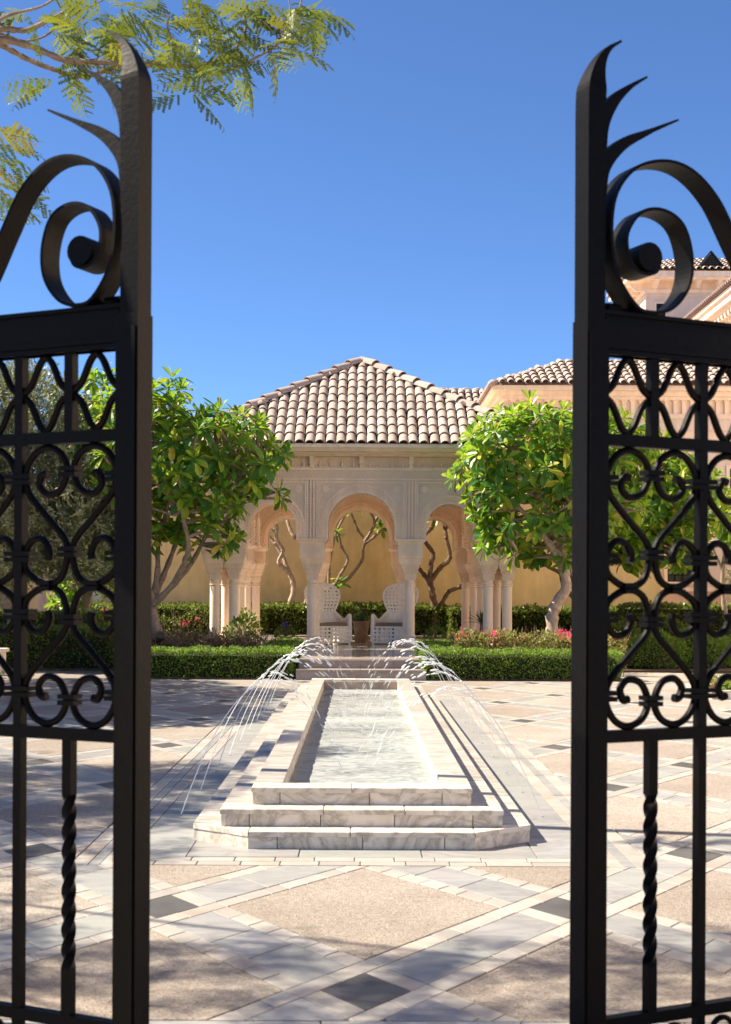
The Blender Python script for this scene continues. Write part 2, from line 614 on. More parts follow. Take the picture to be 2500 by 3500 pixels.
def water_mat():
    m, t, p = nt('pool_water')
    out = t.nodes['Material Output']
    t.nodes.remove(p)
    v = coords(t, 0, (1.1, 6.0, 1))
    tr = t.nodes.new('ShaderNodeBsdfTransparent')
    tr.inputs[0].default_value = (0.86, 0.93, 0.93, 1)
    gl = t.nodes.new('ShaderNodeBsdfGlossy')
    gl.inputs['Roughness'].default_value = 0.06
    fr = t.nodes.new('ShaderNodeFresnel')
    fr.inputs['IOR'].default_value = 1.33
    foam = t.nodes.new('ShaderNodeBsdfDiffuse')
    foam.inputs[0].default_value = (0.40, 0.425, 0.415, 1)
    m1 = t.nodes.new('ShaderNodeMixShader')
    t.links.new(fr.outputs[0], m1.inputs[0])
    t.links.new(tr.outputs[0], m1.inputs[1])
    t.links.new(gl.outputs[0], m1.inputs[2])
    f1 = noise_n(t, v, 6.5, 7, 0.72, 0.9)
    f2 = noise_n(t, coords(t, 0, (0.6, 1.0, 1)), 1.1, 2, 0.5)
    f = ramp(t, math_n(t, 'ADD', f1, math_n(t, 'MULTIPLY', f2, 0.35)), [(0.50, 0.06), (0.76, 0.78)])
    m2 = t.nodes.new('ShaderNodeMixShader')
    t.links.new(f, m2.inputs[0])
    t.links.new(m1.outputs[0], m2.inputs[1])
    t.links.new(foam.outputs[0], m2.inputs[2])
    b = t.nodes.new('ShaderNodeBump')
    b.inputs['Strength'].default_value = 0.25
    b.inputs['Distance'].default_value = 0.015
    t.links.new(f1, b.inputs['Height'])
    for n in (gl, foam, fr):
        t.links.new(b.outputs[0], n.inputs['Normal'])
    t.links.new(m2.outputs[0], out.inputs[0])
    return m


def jet_mat():
    m, t, p = nt('jet_water')
    p.inputs['Base Color'].default_value = (0.86, 0.88, 0.88, 1)
    p.inputs['Roughness'].default_value = 0.15
    tr = t.nodes.new('ShaderNodeBsdfTransparent')
    ms = t.nodes.new('ShaderNodeMixShader')
    ms.inputs[0].default_value = 0.4
    t.links.new(p.outputs[0], ms.inputs[1])
    t.links.new(tr.outputs[0], ms.inputs[2])
    t.links.new(ms.outputs[0], t.nodes['Material Output'].inputs[0])
    return m


M['water'] = water_mat()
M['jet'] = jet_mat()
# ---------------------------------------------------------------- ground and courtyard
g = MB()
g.box(-600, 600, -60, 1500, -0.30, -0.055)
structure(g.build('ground', M['sand']))
bed = MB()
bed.box(-13, 13, 2.5, 23.75, -0.05, -0.016)
courtyard = structure(bed.build('courtyard', M['mortar']))


def clip(poly, a, b, c):
    """keep a*x + b*y >= c"""
    out = []
    n = len(poly)
    for i in range(n):
        p, q = poly[i], poly[(i + 1) % n]
        dp, dq = a * p[0] + b * p[1] - c, a * q[0] + b * q[1] - c
        if dp >= 0:
            out.append(p)
        if (dp > 0 > dq) or (dp < 0 < dq):
            t = dp / (dp - dq)
            out.append((p[0] + (q[0] - p[0]) * t, p[1] + (q[1] - p[1]) * t))
    return out


def area(poly):
    return abs(sum(poly[i][0] * poly[(i + 1) % len(poly)][1] - poly[(i + 1) % len(poly)][0] * poly[i][1]
                   for i in range(len(poly)))) / 2


def shrink(poly, d):
    n = len(poly)
    if sum(poly[i][0] * poly[(i + 1) % n][1] - poly[(i + 1) % n][0] * poly[i][1] for i in range(n)) < 0:
        poly = poly[::-1]
    out = poly
    for i in range(n):
        p, q = poly[i], poly[(i + 1) % n]
        ex, ey = q[0] - p[0], q[1] - p[1]
        L = math.hypot(ex, ey)
        if L < 1e-6:
            continue
        nx, ny = -ey / L, ex / L
        out = clip(out, nx, ny, nx * p[0] + ny * p[1] + d)
        if len(out) < 3:
            return []
    return out


FX = 0.02                                   # fountain axis
FZ = [0.103, 0.207, 0.313]
FY0 = [8.04, 8.21, 8.38]                    # front faces of the three tiers
FY1 = [19.46, 19.28, 19.10]                 # back faces
FW = [1.015, 0.843, 0.669]                  # half widths
BX = 1.615                                  # half width of the border round the fountain
BYF, BYB = 7.56, 19.95
CY0, CY1, CX = 4.82, 23.62, 8.7
PX0, PY0, PDX, PDY = 0.03, 5.19, 0.957, 1.381


def regions(poly):
    poly = clip(clip(clip(clip(poly, 0, 1, CY0), 0, -1, -CY1), 1, 0, -CX), -1, 0, -CX)
    if len(poly) < 3:
        return
    a = clip(poly, 0, -1, -BYF)
    b = clip(poly, 0, 1, BYB)
    mid = clip(clip(poly, 0, 1, BYF), 0, -1, -BYB)
    c = clip(mid, -1, 0, -(FX - BX)) if len(mid) > 2 else []
    d = clip(mid, 1, 0, FX + BX) if len(mid) > 2 else []
    for q in (a, b, c, d):
        if len(q) > 2 and area(q) > 4e-4:
            yield q


pieces = {'aggregate_panel': [], 'marble_slab': [], 'border_stone': [], 'dark_stone': []}


def pq(p, q):
    u, v = p + q, p - q
    return (PX0 + u * PDX, PY0 + v * PDY)


def put(kind, p0, p1, q0, q1):
    # skewed cut: joints of the border run a little towards the x axis
    for r in regions([pq(p0, q0), pq(p1, q0), pq(p1, q1), pq(p0, q1)]):
        r = shrink(r, 0.0028 if kind != 'aggregate_panel' else 0.006)
        if len(r) > 2 and area(r) > 3e-4:
            pieces[kind].append(r)


D1, D2 = 0.09, 0.158
for i in range(-12, 16):
    for j in range(-18, 12):
        # node (i, j) in p, q integers
        x, y = pq(i, j)
        if abs(x) > CX + 2 or y < CY0 - 3 or y > CY1 + 3:
            continue
        put('dark_stone', i - D1, i + D1, j - D1, j + D1)
        put('aggregate_panel', i + D2, i + 1 - D2, j + D2, j + 1 - D2)
        for s in (-1, 1):
            a, b = sorted((s * D1, s * D2))
            put('border_stone', i + a, i + b, j - D1, j + D1)
            put('border_stone', i - D2, i + D2, j + a, j + b) if rng.random() < 0.5 else (
                put('border_stone', i - D2, i, j + a, j + b), put('border_stone', i, i + D2, j + a, j + b))
        for along_p in (True, False):
            def putd(kind, s0, s1, c0, c1):
                if along_p:
                    put(kind, i + s0, i + s1, j + c0, j + c1)
                else:
                    put(kind, i + c0, i + c1, j + s0, j + s1)
            cuts = [D2] + sorted(D2 + (1 - 2 * D2) * k for k in ([rng.uniform(0.25, 0.4), rng.uniform(0.6, 0.8)]
                                                                 if rng.random() < 0.6 else [rng.uniform(0.35, 0.65)])) + [1 - D2]
            for k in range(len(cuts) - 1):
                putd('marble_slab', cuts[k], cuts[k + 1], -D1, D1)
            for s in (-1, 1):
                a, b = sorted((s * D1, s * D2))
                nn = 7
                e = [D2 + (1 - 2 * D2) * k / nn + (rng.uniform(-.012, .012) if 0 < k < nn else 0) for k in range(nn + 1)]
                for k in range(nn):
                    putd('border_stone', e[k], e[k + 1], a, b)


def rect(kind, x0, x1, y0, y1):
    r = shrink([(x0, y0), (x1, y0), (x1, y1), (x0, y1)], 0.003)
    if len(r) > 2:
        pieces[kind].append(r)


def row(kind, x0, x1, y0, y1, step, alongx=True):
    s, e = (x0, x1) if alongx else (y0, y1)
    a = s
    first = True
    while a < e - 1e-4:
        L = step * rng.uniform(0.85, 1.15) * (rng.uniform(0.4, 1) if first else 1)
        first = False
        b = a + L
        if e - b < step * 0.4:
            b = e
        if alongx:
            rect(kind, a, b, y0, y1)
        else:
            rect(kind, x0, x1, a, b)
        a = b


# border round the fountain: grey slab band, two cream rows with a narrow grey strip
for s in (-1, 1):
    def sx(a, b):
        return (FX + a, FX + b) if s > 0 else (FX - b, FX - a)
    row('marble_slab', *sx(1.0, 1.34), 7.80, 19.72, 1.15, False)
    row('border_stone', *sx(1.34, 1.445), 7.56, 19.95, 0.33, False)
    row('marble_slab', *sx(1.445, 1.51), 7.56, 19.95, 0.8, False)
    row('border_stone', *sx(1.51, 1.61), 7.56, 19.95, 0.33, False)
row('marble_slab', FX - 1.0, FX + 1.0, 7.80, 8.36, 0.7)
row('marble_slab', FX - 1.0, FX + 1.0, 19.3, 19.72, 0.7)
for y0 in (7.57, 7.685, 19.72, 19.835):
    row('border_stone', FX - 1.34, FX + 1.34, y0, y0 + 0.112, 0.24)
# threshold band under the gate
row('marble_slab', -6, 6, 4.30, 4.82, 0.62)
row('marble_slab', -6, 6, 3.70, 4.30, 0.62)

pm = {'aggregate_panel': 'agg', 'marble_slab': 'slab_grey', 'border_stone': 'slab_cream', 'dark_stone': 'slab_dark'}


def seen_key(p):
    x = sum(q[0] for q in p) / len(p)
    y = sum(q[1] for q in p) / len(p)
    inside = abs(x / y) < 0.285
    return (0 if inside else 1, y)


for kind, ps in pieces.items():
    ps.sort(key=seen_key)
    for r in ps[:300]:
        b = MB()
        cx = sum(q[0] for q in r) / len(r)
        cy = sum(q[1] for q in r) / len(r)
        b.prism([(q[0] - cx, q[1] - cy) for q in r], -0.03, 0, 0.002)
        o = b.build(kind, M[pm[kind]], courtyard, loc=(cx, cy, rng.uniform(-0.0012, 0.0012)))
        o.rotation_euler = (rng.uniform(-.001, .001), rng.uniform(-.001, .001), 0)
    if len(ps) > 300:
        b = MB()
        for r in ps[300:]:
            b.prism(r, -0.03, rng.uniform(-0.001, 0.001), 0.002)
        stuff(b.build(kind, M[pm[kind]], courtyard))

# ---------------------------------------------------------------- fountain
ft = thing('fountain', 'long stepped marble basin with rim, running from the gate towards the pavilion', 'fountain', (FX, 8.04, 0))
OY = 8.04


def fslab(b, name='slab', mat='slab_white'):
    return b.build(name, M[mat], ft)


def splits(a, b, step, jit=0.12):
    n = max(1, round((b - a) / step))
    e = [a + (b - a) * k / n + (rng.uniform(-jit, jit) * step if 0 < k < n else 0) for k in range(n + 1)]
    return list(zip(e[:-1], e[1:]))


core = MB()
core.box(-0.60, 0.60, 8.5 - OY, 19.0 - OY, -0.02, 0.02)
for k in range(3):
    z1 = FZ[k] - 0.034
    w, y0, y1 = FW[k] - 0.03, FY0[k] + 0.03 - OY, FY1[k] - 0.03 - OY
    iw, iy0, iy1 = 0.52, 8.60 - OY, 18.87 - OY
    cham = 0.30 if k == 0 else 0.0
    for s in (-1, 1):
        core.box(min(s * w, s * iw), max(s * w, s * iw), y0 + cham, y1 - cham, 0.0, z1)
    wf = 0.64 if k == 0 else w
    core.box(-wf, wf, y0, iy0, 0.0, z1)
    core.box(-wf, wf, iy1, y1, 0.0, z1)
core.build('core', M['mortar'], ft)

for k in range(3):
    zt, zb = FZ[k], (0.0 if k == 0 else FZ[k - 1])
    w, y0, y1 = FW[k], FY0[k] - OY, FY1[k] - OY
    th = 0.030
    # risers
    wf = 0.665 if k == 0 else w
    yc0, yc1 = (y0 + 0.28, y1 - 0.28) if k == 0 else (y0, y1)
    for a, b_ in [(-wf, -wf + 0.17)] + splits(-wf + 0.17, wf - 0.18, 0.5) + [(wf - 0.18, wf)]:
        b = MB()
        b.box(a + .0025, b_ - .0025, y0 + 0.004, y0 + 0.03, zb, zt - th - 0.001)
        fslab(b)
        b = MB()
        b.box(a + .001, b_ - .001, y1 - 0.03, y1 - 0.004, zb, zt - th - 0.001)
        fslab(b)
    for s in (-1, 1):
        for a, b_ in splits(yc0, yc1, 1.1):
            b = MB()
            xa, xb = sorted((s * (w - 0.004), s * (w - 0.028)))
            b.box(xa, xb, a + .001, b_ - .001, zb, zt - th - 0.001)
            fslab(b)
        if k == 0:
            for (ya, yb) in ((y0, yc0), (y1, yc1)):
                for t0, t1 in ((0, 0.5), (0.5, 1.0)):
                    P0 = (s * (0.665 + 0.35 * t0), ya + (yb - ya) * t0)
                    P1 = (s * (0.665 + 0.35 * t1), ya + (yb - ya) * t1)
                    sg = 1 if yb > ya else -1
                    inn = (-s * 0.018, sg * 0.022)
                    b = MB()
                    b.prism([P0, P1, (P1[0] + inn[0], P1[1] + inn[1]), (P0[0] + inn[0], P0[1] + inn[1])], zb, zt - th - 0.001)
                    fslab(b)
    # treads / rim
    ov = 0.006
    if k < 2:
        wi, yi0, yi1 = FW[k + 1] - 0.03, FY0[k + 1] + 0.03 - OY, FY1[k + 1] - 0.03 - OY
    else:
        wi, yi0, yi1 = 0.495, 8.585 - OY, 18.885 - OY
    tm = 'slab_tread'
    for (ya, yb) in ((y0 - ov, yi0), (yi1, y1 + ov)):
        front = ya < 1
        lo = -wf if k == 0 else -w - ov
        hi = -lo
        for a, b_ in splits(lo, hi, 0.62):
            b = MB()
            b.prism([(a + .002, ya), (b_ - .002, ya), (b_ - .002, yb), (a + .002, yb)], zt - th, zt, 0.004)
            fslab(b, 'slab', 'slab_white')
    sy0, sy1 = yi0 + .002, yi1 - .002
    if k == 0:
        sy0, sy1 = yc0, yc1
    for s in (-1, 1):
        xa, xb = sorted((s * (w + ov), s * wi))
        for a, b_ in splits(sy0, sy1, 1.05):
            b = MB()
            b.prism([(xa, a + .002), (xb, a + .002), (xb, b_ - .002), (xa, b_ - .002)], zt - th, zt, 0.004)
            fslab(b, 'slab', tm)
        if k == 0:
            for (ya, yb, yi, sg) in ((y0, yc0, yi0, 1), (y1, yc1, yi1, -1)):
                o = 0.005
                ym = ya + (yb - ya) * (wi - 0.665) / 0.35
                b = MB()
                b.prism([(s * 0.667, ya - sg * o), (s * wi, ym - sg * o), (s * wi, yb), (s * 0.667, yb)], zt - th, zt, 0.003)
                fslab(b, 'slab', 'slab_white')
                b = MB()
                b.prism([(s * (wi + .001), ym - sg * o), (s * (w + o), yb - sg * o), (s * (w + o), yb), (s * (wi + .001), yb)], zt - th, zt, 0.003)
                fslab(b, 'slab', 'slab_white')
# basin lining
for s in (-1, 1):
    for a, b_ in splits(8.60 - OY, 18.87 - OY, 1.2):
        b = MB()
        xa, xb = sorted((s * 0.505, s * 0.522))
        b.box(xa, xb, a + .001, b_ - .001, 0.02, FZ[2] - 0.031)
        fslab(b, 'lining_slab', 'slab_white')
for y in (8.595 - OY, 18.872 - OY):
    for a, b_ in splits(-0.50, 0.50, 0.5):
        b = MB()
        b.box(a + .001, b_ - .001, y, y + 0.015, 0.02, FZ[2] - 0.031)
        fslab(b, 'lining_slab', 'slab_white')
for a, b_ in splits(8.61 - OY, 18.87 - OY, 0.5):
    for c, d in splits(-0.503, 0.503, 0.5):
        b = MB()
        b.box(c + .002, d - .002, a + .002, b_ - .002, 0.021, 0.035)
        fslab(b, 'floor_slab', 'slab_grey')

# water in the basin
nx, ny = 60, 420
xs = np.linspace(-0.503, 0.503, nx)
ys = np.linspace(8.612, 18.87, ny)
Xg, Yg = np.meshgrid(xs, ys)
Zg = np.zeros_like(Xg)
for k in range(26):
    an = nr.normal(0, 0.5) + math.pi / 2
    fr = nr.uniform(9, 45)
    Zg += np.sin((Xg * math.cos(an) + Yg * math.sin(an)) * fr + nr.uniform(0, 6.28)) * 0.03 / fr * nr.uniform(0.3, 1)
for k in range(60):
    cx, cy = nr.uniform(-.3, .45), nr.uniform(8.7, 18.7)
    rr = np.hypot(Xg - cx, Yg - cy)
    Zg += 0.006 * np.exp(-(rr / 0.10) ** 2) * np.cos(rr * 70)
me = bpy.data.meshes.new('water')
vv = np.stack([Xg + FX, Yg, 0.18 + Zg], -1).reshape(-1, 3)
idx = np.arange(nx * ny).reshape(ny, nx)
ff = np.stack([idx[:-1, :-1], idx[:-1, 1:], idx[1:, 1:], idx[1:, :-1]], -1).reshape(-1, 4)
me.from_pydata(vv.tolist(), [], ff.tolist())
me.polygons.foreach_set('use_smooth', [True] * len(me.polygons))
me.materials.append(M['water'])
structure(link('water', me))


# ---------------------------------------------------------------- pavilion
PCX, PF = 0.03, 0.347                       # centre, floor level
PYC = 33.52
H1, H2, HM = 3.22, 2.80, 1.08
# platform with two steps, running out to the court
pl = thing('platform', 'raised marble floor with two front steps under the pavilion and its chairs', 'platform', (PCX, 23.62, 0))
b = MB()
b.box(-3.9, 3.9, 29.3 - 23.62, 38.0 - 23.62, 0.0, PF - 0.03)
b.box(-1.09, 1.09, 0.44, 29.3 - 23.62, 0.0, PF - 0.03)
b.box(-1.12, 1.12, 0.03, 0.44, 0.0, 0.150)
b.build('core', M['mortar'], pl)
for a, c in splits(-1.12, 1.12, 0.56):
    b = MB(); b.box(a + .002, c - .002, 0.0, 0.03, 0.0, 0.148); b.build('step_slab', M['step'], pl)
    b = MB(); b.prism([(a + .002, -0.012), (c - .002, -0.012), (c - .002, 0.41), (a + .002, 0.41)], 0.150, 0.182, 0.004); b.build('step_slab', M['step'], pl)
    b = MB(); b.box(a * .973 + .002, c * .973 - .002, 0.412, 0.44, 0.182, PF - 0.032); b.build('step_slab', M['step'], pl)
for s in (-1, 1):
    b = MB(); b.box(min(s * 1.12, s * 1.121), max(s * 1.122, s * 1.12), 0.0, 0.44, 0.0, 0.148)
for ya, yb in splits(0.40, 29.3 - 23.62, 0.75):
    for a, c in splits(-1.10, 1.10, 0.74):
        b = MB(); b.prism([(a + .0015, ya), (c - .0015, ya), (c - .0015, yb - .003), (a + .0015, yb - .003)], PF - 0.03, PF, 0.003)
        b.build('floor_slab', M['floor'], pl)
for ya, yb in splits(29.3 - 23.62, 38 - 23.62, 0.9):
    for a, c in splits(-3.92, 3.92, 0.9):
        b = MB(); b.prism([(a + .0015, ya), (c - .0015, ya), (c - .0015, yb - .003), (a + .0015, yb - .003)], PF - 0.03, PF, 0.003)
        b.build('floor_slab', M['floor'], pl)

pav = thing('pavilion', 'square cream stone garden pavilion with carved arches, slender columns and hipped tile roof', 'pavilion', (PCX, PYC, PF))

# one column: shaft (parent) with plinth, capital
sh = MB()
sh.lathe(0, 0, [(0.108, 0.22), (0.110, 0.25), (0.108, 1.28), (0.104, 1.30), (0.124, 1.315), (0.124, 1.335), (0.106, 1.35), (0.122, 1.37), (0.104, 1.385), (0.103, 1.44), (0.116, 1.446)], 20)
shaft_me = sh.mesh('column', M['lime'], True)
p_ = MB()
p_.frustum(0, 0, 0, 0.19, .135, .135, .125, .125)
p_.frustum(0, 0, 0.19, 0.205, .14, .14, .14, .14)
p_.lathe(0, 0, [(0.125, 0.205), (0.13, 0.215), (0.115, 0.24)], 20)
plinth_me = p_.mesh('plinth', M['lime'])
c_ = MB()
# capital: stepped rows of little stalactite niches
lev = [(1.446, 0.118, 0.118), (1.58, 0.13, 0.13), (1.585, 0.145, 0.145), (1.68, 0.165, 0.165), (1.685, 0.18, 0.18), (1.76, 0.20, 0.20), (1.80, 0.225, 0.225), (1.92, 0.255, 0.255)]
for (z0, a0, b0), (z1, a1, b1) in zip(lev[:-1], lev[1:]):
    c_.frustum(0, 0, z0, z1 - 0.0004, a0, b0, a1, b1)
for (zb, zt, r0, r1, n) in ((1.45, 1.575, .121, .133, 5), (1.588, 1.678, .148, .168, 6), (1.688, 1.758, .182, .202, 7)):
    for sgn in range(4):
        for k in range(n):
            t = (k + 0.5) / n * 2 - 1
            for (z, r, w) in ((zb, r0, .35), ):
                pts = []
                hw = r0 / n * 0.62
                def rot(x, y):
                    return [(x, y), (-y, x), (-x, -y), (y, -x)][sgn]
                a0 = rot(t * r0 - hw, -r0 - .001); a1 = rot(t * r0 + hw, -r0 - .001)
                m0 = rot(t * r1 - hw * 1.1, -r1 - .014); m1 = rot(t * r1 + hw * 1.1, -r1 - .014)
                zm = zt - (zt - zb) * .25
                e0 = rot(t * r1 - hw * .6, -r1 - .014); e1 = rot(t * r1 + hw * .6, -r1 - .014)
                w0 = rot(t * r1 - hw * 1.1, -r1 + .004); w1 = rot(t * r1 + hw * 1.1, -r1 + .004)
                c_.add([(*a0, zb), (*a1, zb), (*m1, zm), (*m0, zm), (*e1, zt), (*e0, zt), (*w0, zm), (*w1, zm)],
                       [(0, 1, 2, 3), (3, 2, 4, 5), (0, 3, 6), (1, 7, 2)])
cap_me = c_.mesh('capital', M['lime'])


def column(x, y):
    o = link('column', shaft_me, pav, (x, y, 0))
    link('plinth', plinth_me, o)
    link('capital', cap_me, o)
    return o


def impost(x0, x1, y0, y1, parent=pav):
    """block under the arch feet with a flaring top"""
    cx, cy, a, b_ = (x0 + x1) / 2, (y0 + y1) / 2, (x1 - x0) / 2, (y1 - y0) / 2
    m = MB()
    m.frustum(cx, cy, 1.921, 1.95, a + .012, b_ + .012, a + .012, b_ + .012)
    m.frustum(cx, cy, 1.95, 2.235, a, b_, a, b_)
    m.frustum(cx, cy, 2.235, 2.26, a + .015, b_ + .015, a + .02, b_ + .02)
    m.frustum(cx, cy, 2.26, 2.30, a + .03, b_ + .03, a + .065, b_ + .065)
    m.frustum(cx, cy, 2.30, 2.335, a + .08, b_ + .08, a + .085, b_ + .085)
    o = m.build('impost', M['lime'], parent)
    # carved interlace panels: raised star and strap work on every face
    q = MB()
    for face in range(4):
        ln = a if face % 2 == 0 else b_
        dp = b_ if face % 2 == 0 else a
        n = max(1, round(ln * 2 / 0.26))
        for k in range(n):
            c0 = -ln + (k + .5) * 2 * ln / n
            hw = ln / n
            segs = []
            z0, z1 = 1.985, 2.205
            zm = (z0 + z1) / 2
            dx = hw * 0.85
            segs += [((c0 - dx, z0), (c0 + dx, z1)), ((c0 - dx, z1), (c0 + dx, z0)),
                     ((c0 - dx, z0), (c0 - dx * .35, z0)), ((c0 + dx * .35, z0), (c0 + dx, z0)),
                     ((c0 - dx, z1), (c0 - dx * .35, z1)), ((c0 + dx * .35, z1), (c0 + dx, z1)),
                     ((c0 - dx * .45, zm), (c0, z1)), ((c0, z1), (c0 + dx * .45, zm)),
                     ((c0 - dx * .45, zm), (c0, z0)), ((c0, z0), (c0 + dx * .45, zm)),
                     ((c0 - dx, z0 - .0), (c0 - dx, z1)), ((c0 + dx, z0), (c0 + dx, z1))]
            for (xa, za), (xb, zb) in segs:
                L = math.hypot(xb - xa, zb - za) or 1
                nx_, nz_ = -(zb - za) / L * .0085, (xb - xa) / L * .0085
                crn = [(xa + nx_, za + nz_), (xa - nx_, za - nz_), (xb - nx_, zb - nz_), (xb + nx_, zb + nz_)]
                vs = []
                for d in (0.0, 0.013):
                    for (u, z) in crn:
                        if face == 0: vs.append((cx + u, cy - dp - d, z))
                        elif face == 1: vs.append((cx + dp + d, cy + u, z))
                        elif face == 2: vs.append((cx - u, cy + dp + d, z))
                        else: vs.append((cx - dp - d, cy - u, z))
                q.add(vs, [(4, 5, 6, 7), (0, 4, 7, 3), (1, 2, 6, 5), (0, 1, 5, 4), (3, 7, 6, 2)])
    q.build('strapwork', M['lime'], o)
    return o


pos = [-H1, -H2, -HM, HM, H2, H1]
done = set()
for sx_ in (-1, 1):
    for sy_ in (-1, 1):
        for a in (H1, H2):
            for c in (H1, H2):
                if (a, c) in ((H1, H1), (H2, H1)):
                    column(sx_ * a, sy_ * c)
        column(sx_ * 3.01, sy_ * 2.82)
        xa, xb = sorted((sx_ * 2.54, sx_ * 3.48))
        ya, yb = sorted((sy_ * 2.98, sy_ * 3.48))
        impost(xa, xb, ya, yb)
        ya, yb = sorted((sy_ * 2.54, sy_ * 2.97))
        xa, xb = sorted((sx_ * 2.98, sx_ * 3.48))
        impost(xa, xb, ya, yb)
for s in (-1, 1):
    for m_ in (-HM, HM):
        column(m_, s * 3.12)
        ya, yb = sorted((s * 2.70, s * 3.44))
        impost(m_ - .262, m_ + .262, ya, yb)
        column(s * 3.03, m_)
        impost(ya, yb, m_ - .262, m_ + .262)

# arcade wall (front), built once and turned for the four sides; local y = -3.36 is the outer face
WT0, WT1 = -3.36, -2.66
ZS, ZTOP = 2.335, 3.875


def arch_curve(cx, r, zc, n=28):
    pts = [(cx - r, ZS)]
    for k in range(n + 1):
        a = math.pi - math.pi * k / n
        pts.append((cx + r * math.cos(a), zc + r * math.sin(a)))
    pts.append((cx + r, ZS))
    return pts


ARCH = [(-1.94, 0.515, 2.60), (0.0, 0.735, 2.615), (1.94, 0.515, 2.60)]
w_ = MB()
edges = [-3.36, -HM, HM, 3.36]
for (cx, r, zc), x0, x1 in zip(ARCH, edges[:-1], edges[1:]):
    cv = arch_curve(cx, r, zc)
    for yy, flip in ((WT0, False), (WT1, True)):
        vs, fs = [], []
        # left jamb, curve, right jamb
        path = [(x0, ZS)] + cv + [(x1, ZS)]
        tops = [(x0, ZTOP)] + [(p[0], ZTOP) for p in cv] + [(x1, ZTOP)]
        for p, t in zip(path, tops):
            vs += [(p[0], yy, p[1]), (t[0], yy, t[1])]
        for k in range(len(path) - 1):
            if abs(path[k][0] - path[k + 1][0]) < 1e-6:
                continue
            q = (2 * k, 2 * k + 2, 2 * k + 3, 2 * k + 1)
            fs.append(q[::-1] if flip else q)
        w_.add(vs, fs)
    vs, fs = [], []
    for p in cv:
        vs += [(p[0], WT0, p[1]), (p[0], WT1, p[1])]
    for k in range(len(cv) - 1):
        fs.append((2 * k, 2 * k + 1, 2 * k + 3, 2 * k + 2))
    w_.add(vs, fs)
    for (a, c) in ((x0, cx - r), (cx + r, x1)):
        w_.add([(a, WT0, ZS), (c, WT0, ZS), (c, WT1, ZS), (a, WT1, ZS)], [(0, 3, 2, 1)])
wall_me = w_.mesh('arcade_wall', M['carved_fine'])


def band_mesh(cx, r0, r1, zc, y, th, z0=ZS + .001):
    m = MB()
    n = 36
    pts = []
    for k in range(-1, n + 2):
        a = math.pi - math.pi * min(max(k, 0), n) / n
        z = 0
        if k == -1:
            pts.append(((cx - r0, z0), (cx - r1, z0)))
        elif k == n + 1:
            pts.append(((cx + r0, z0), (cx + r1, z0)))
        else:
            pts.append(((cx + r0 * math.cos(a), zc + r0 * math.sin(a)), (cx + r1 * math.cos(a), zc + r1 * math.sin(a))))
    vs, fs = [], []
    for (i, o) in pts:
        vs += [(i[0], y, i[1]), (o[0], y, o[1]), (i[0], y - th, i[1]), (o[0], y - th, o[1])]
    for k in range(len(pts) - 1):
        a, b_ = 4 * k, 4 * k + 4
        fs += [(a + 2, b_ + 2, b_ + 3, a + 3), (a, b_, b_ + 2, a + 2), (a + 1, a + 3, b_ + 3, b_ + 1)]
    m.add(vs, fs)
    return m


def ovals(cx, r, zc, y, size, n, mat):
    """carved row of little ovals following the arch"""
    m = MB()
    Ls = zc - ZS
    tot = math.pi * r + 2 * Ls
    for k in range(n):
        s = (k + .5) / n * tot
        if s < Ls:
            p, t = (cx - r, ZS + s), (0, 1)
        elif s < Ls + math.pi * r:
            a = math.pi - (s - Ls) / r
            p, t = (cx + r * math.cos(a), zc + r * math.sin(a)), (math.sin(a), -math.cos(a))
        else:
            p, t = (cx + r, zc - (s - Ls - math.pi * r)), (0, -1)
        nrm = (-t[1], t[0])
        sg = 7
        vs = []
        for (kk, d) in ((1.0, 0.0), (0.96, 0.026), (0.62, 0.028), (0.5, 0.002)):
            for j in range(sg):
                an = 2 * math.pi * j / sg
                u = math.cos(an) * size * .40 * kk
                w = math.sin(an) * size * .80 * kk
                vs.append((p[0] + t[0] * u + nrm[0] * w, y - d, p[1] + t[1] * u + nrm[1] * w))
        fs = []
        for q in range(3):
            for j in range(sg):
                j2 = (j + 1) % sg
                fs.append((q * sg + j, q * sg + j2, (q + 1) * sg + j2, (q + 1) * sg + j))
        fs.append(tuple(3 * sg + j for j in range(sg)))
        m.add(vs, fs)
    return m


def frame_strip(x0, x1, z0, z1, y, th):
    m = MB()
    m.box(x0, x1, y - th, y, z0, z1)
    return m


ros = MB()
for rr, d, n in ((0.075, 0.02, 8), (0.045, 0.03, 10), (0.018, 0.04, 8)):
    vs = [(0, -d, 0)]
    for j in range(n * 4):
        an = 2 * math.pi * j / (n * 4)
        q = rr * (1 + (0.10 * math.cos(an * n) if rr > .03 else 0))
        vs.append((q * math.cos(an), -d, q * math.sin(an)))
    for j in range(n * 4):
        an = 2 * math.pi * j / (n * 4)
        q = rr * (1 + (0.10 * math.cos(an * n) if rr > .03 else 0))
        vs.append((q * math.cos(an), 0, q * math.sin(an)))
    N = n * 4
    fs = [(0, 1 + (j + 1) % N, 1 + j) for j in range(N)] + [(1 + j, 1 + (j + 1) % N, 1 + N + (j + 1) % N, 1 + N + j) for j in range(N)]
    ros.add(vs, fs)
ros_me = ros.mesh('rosette', M['lime'])

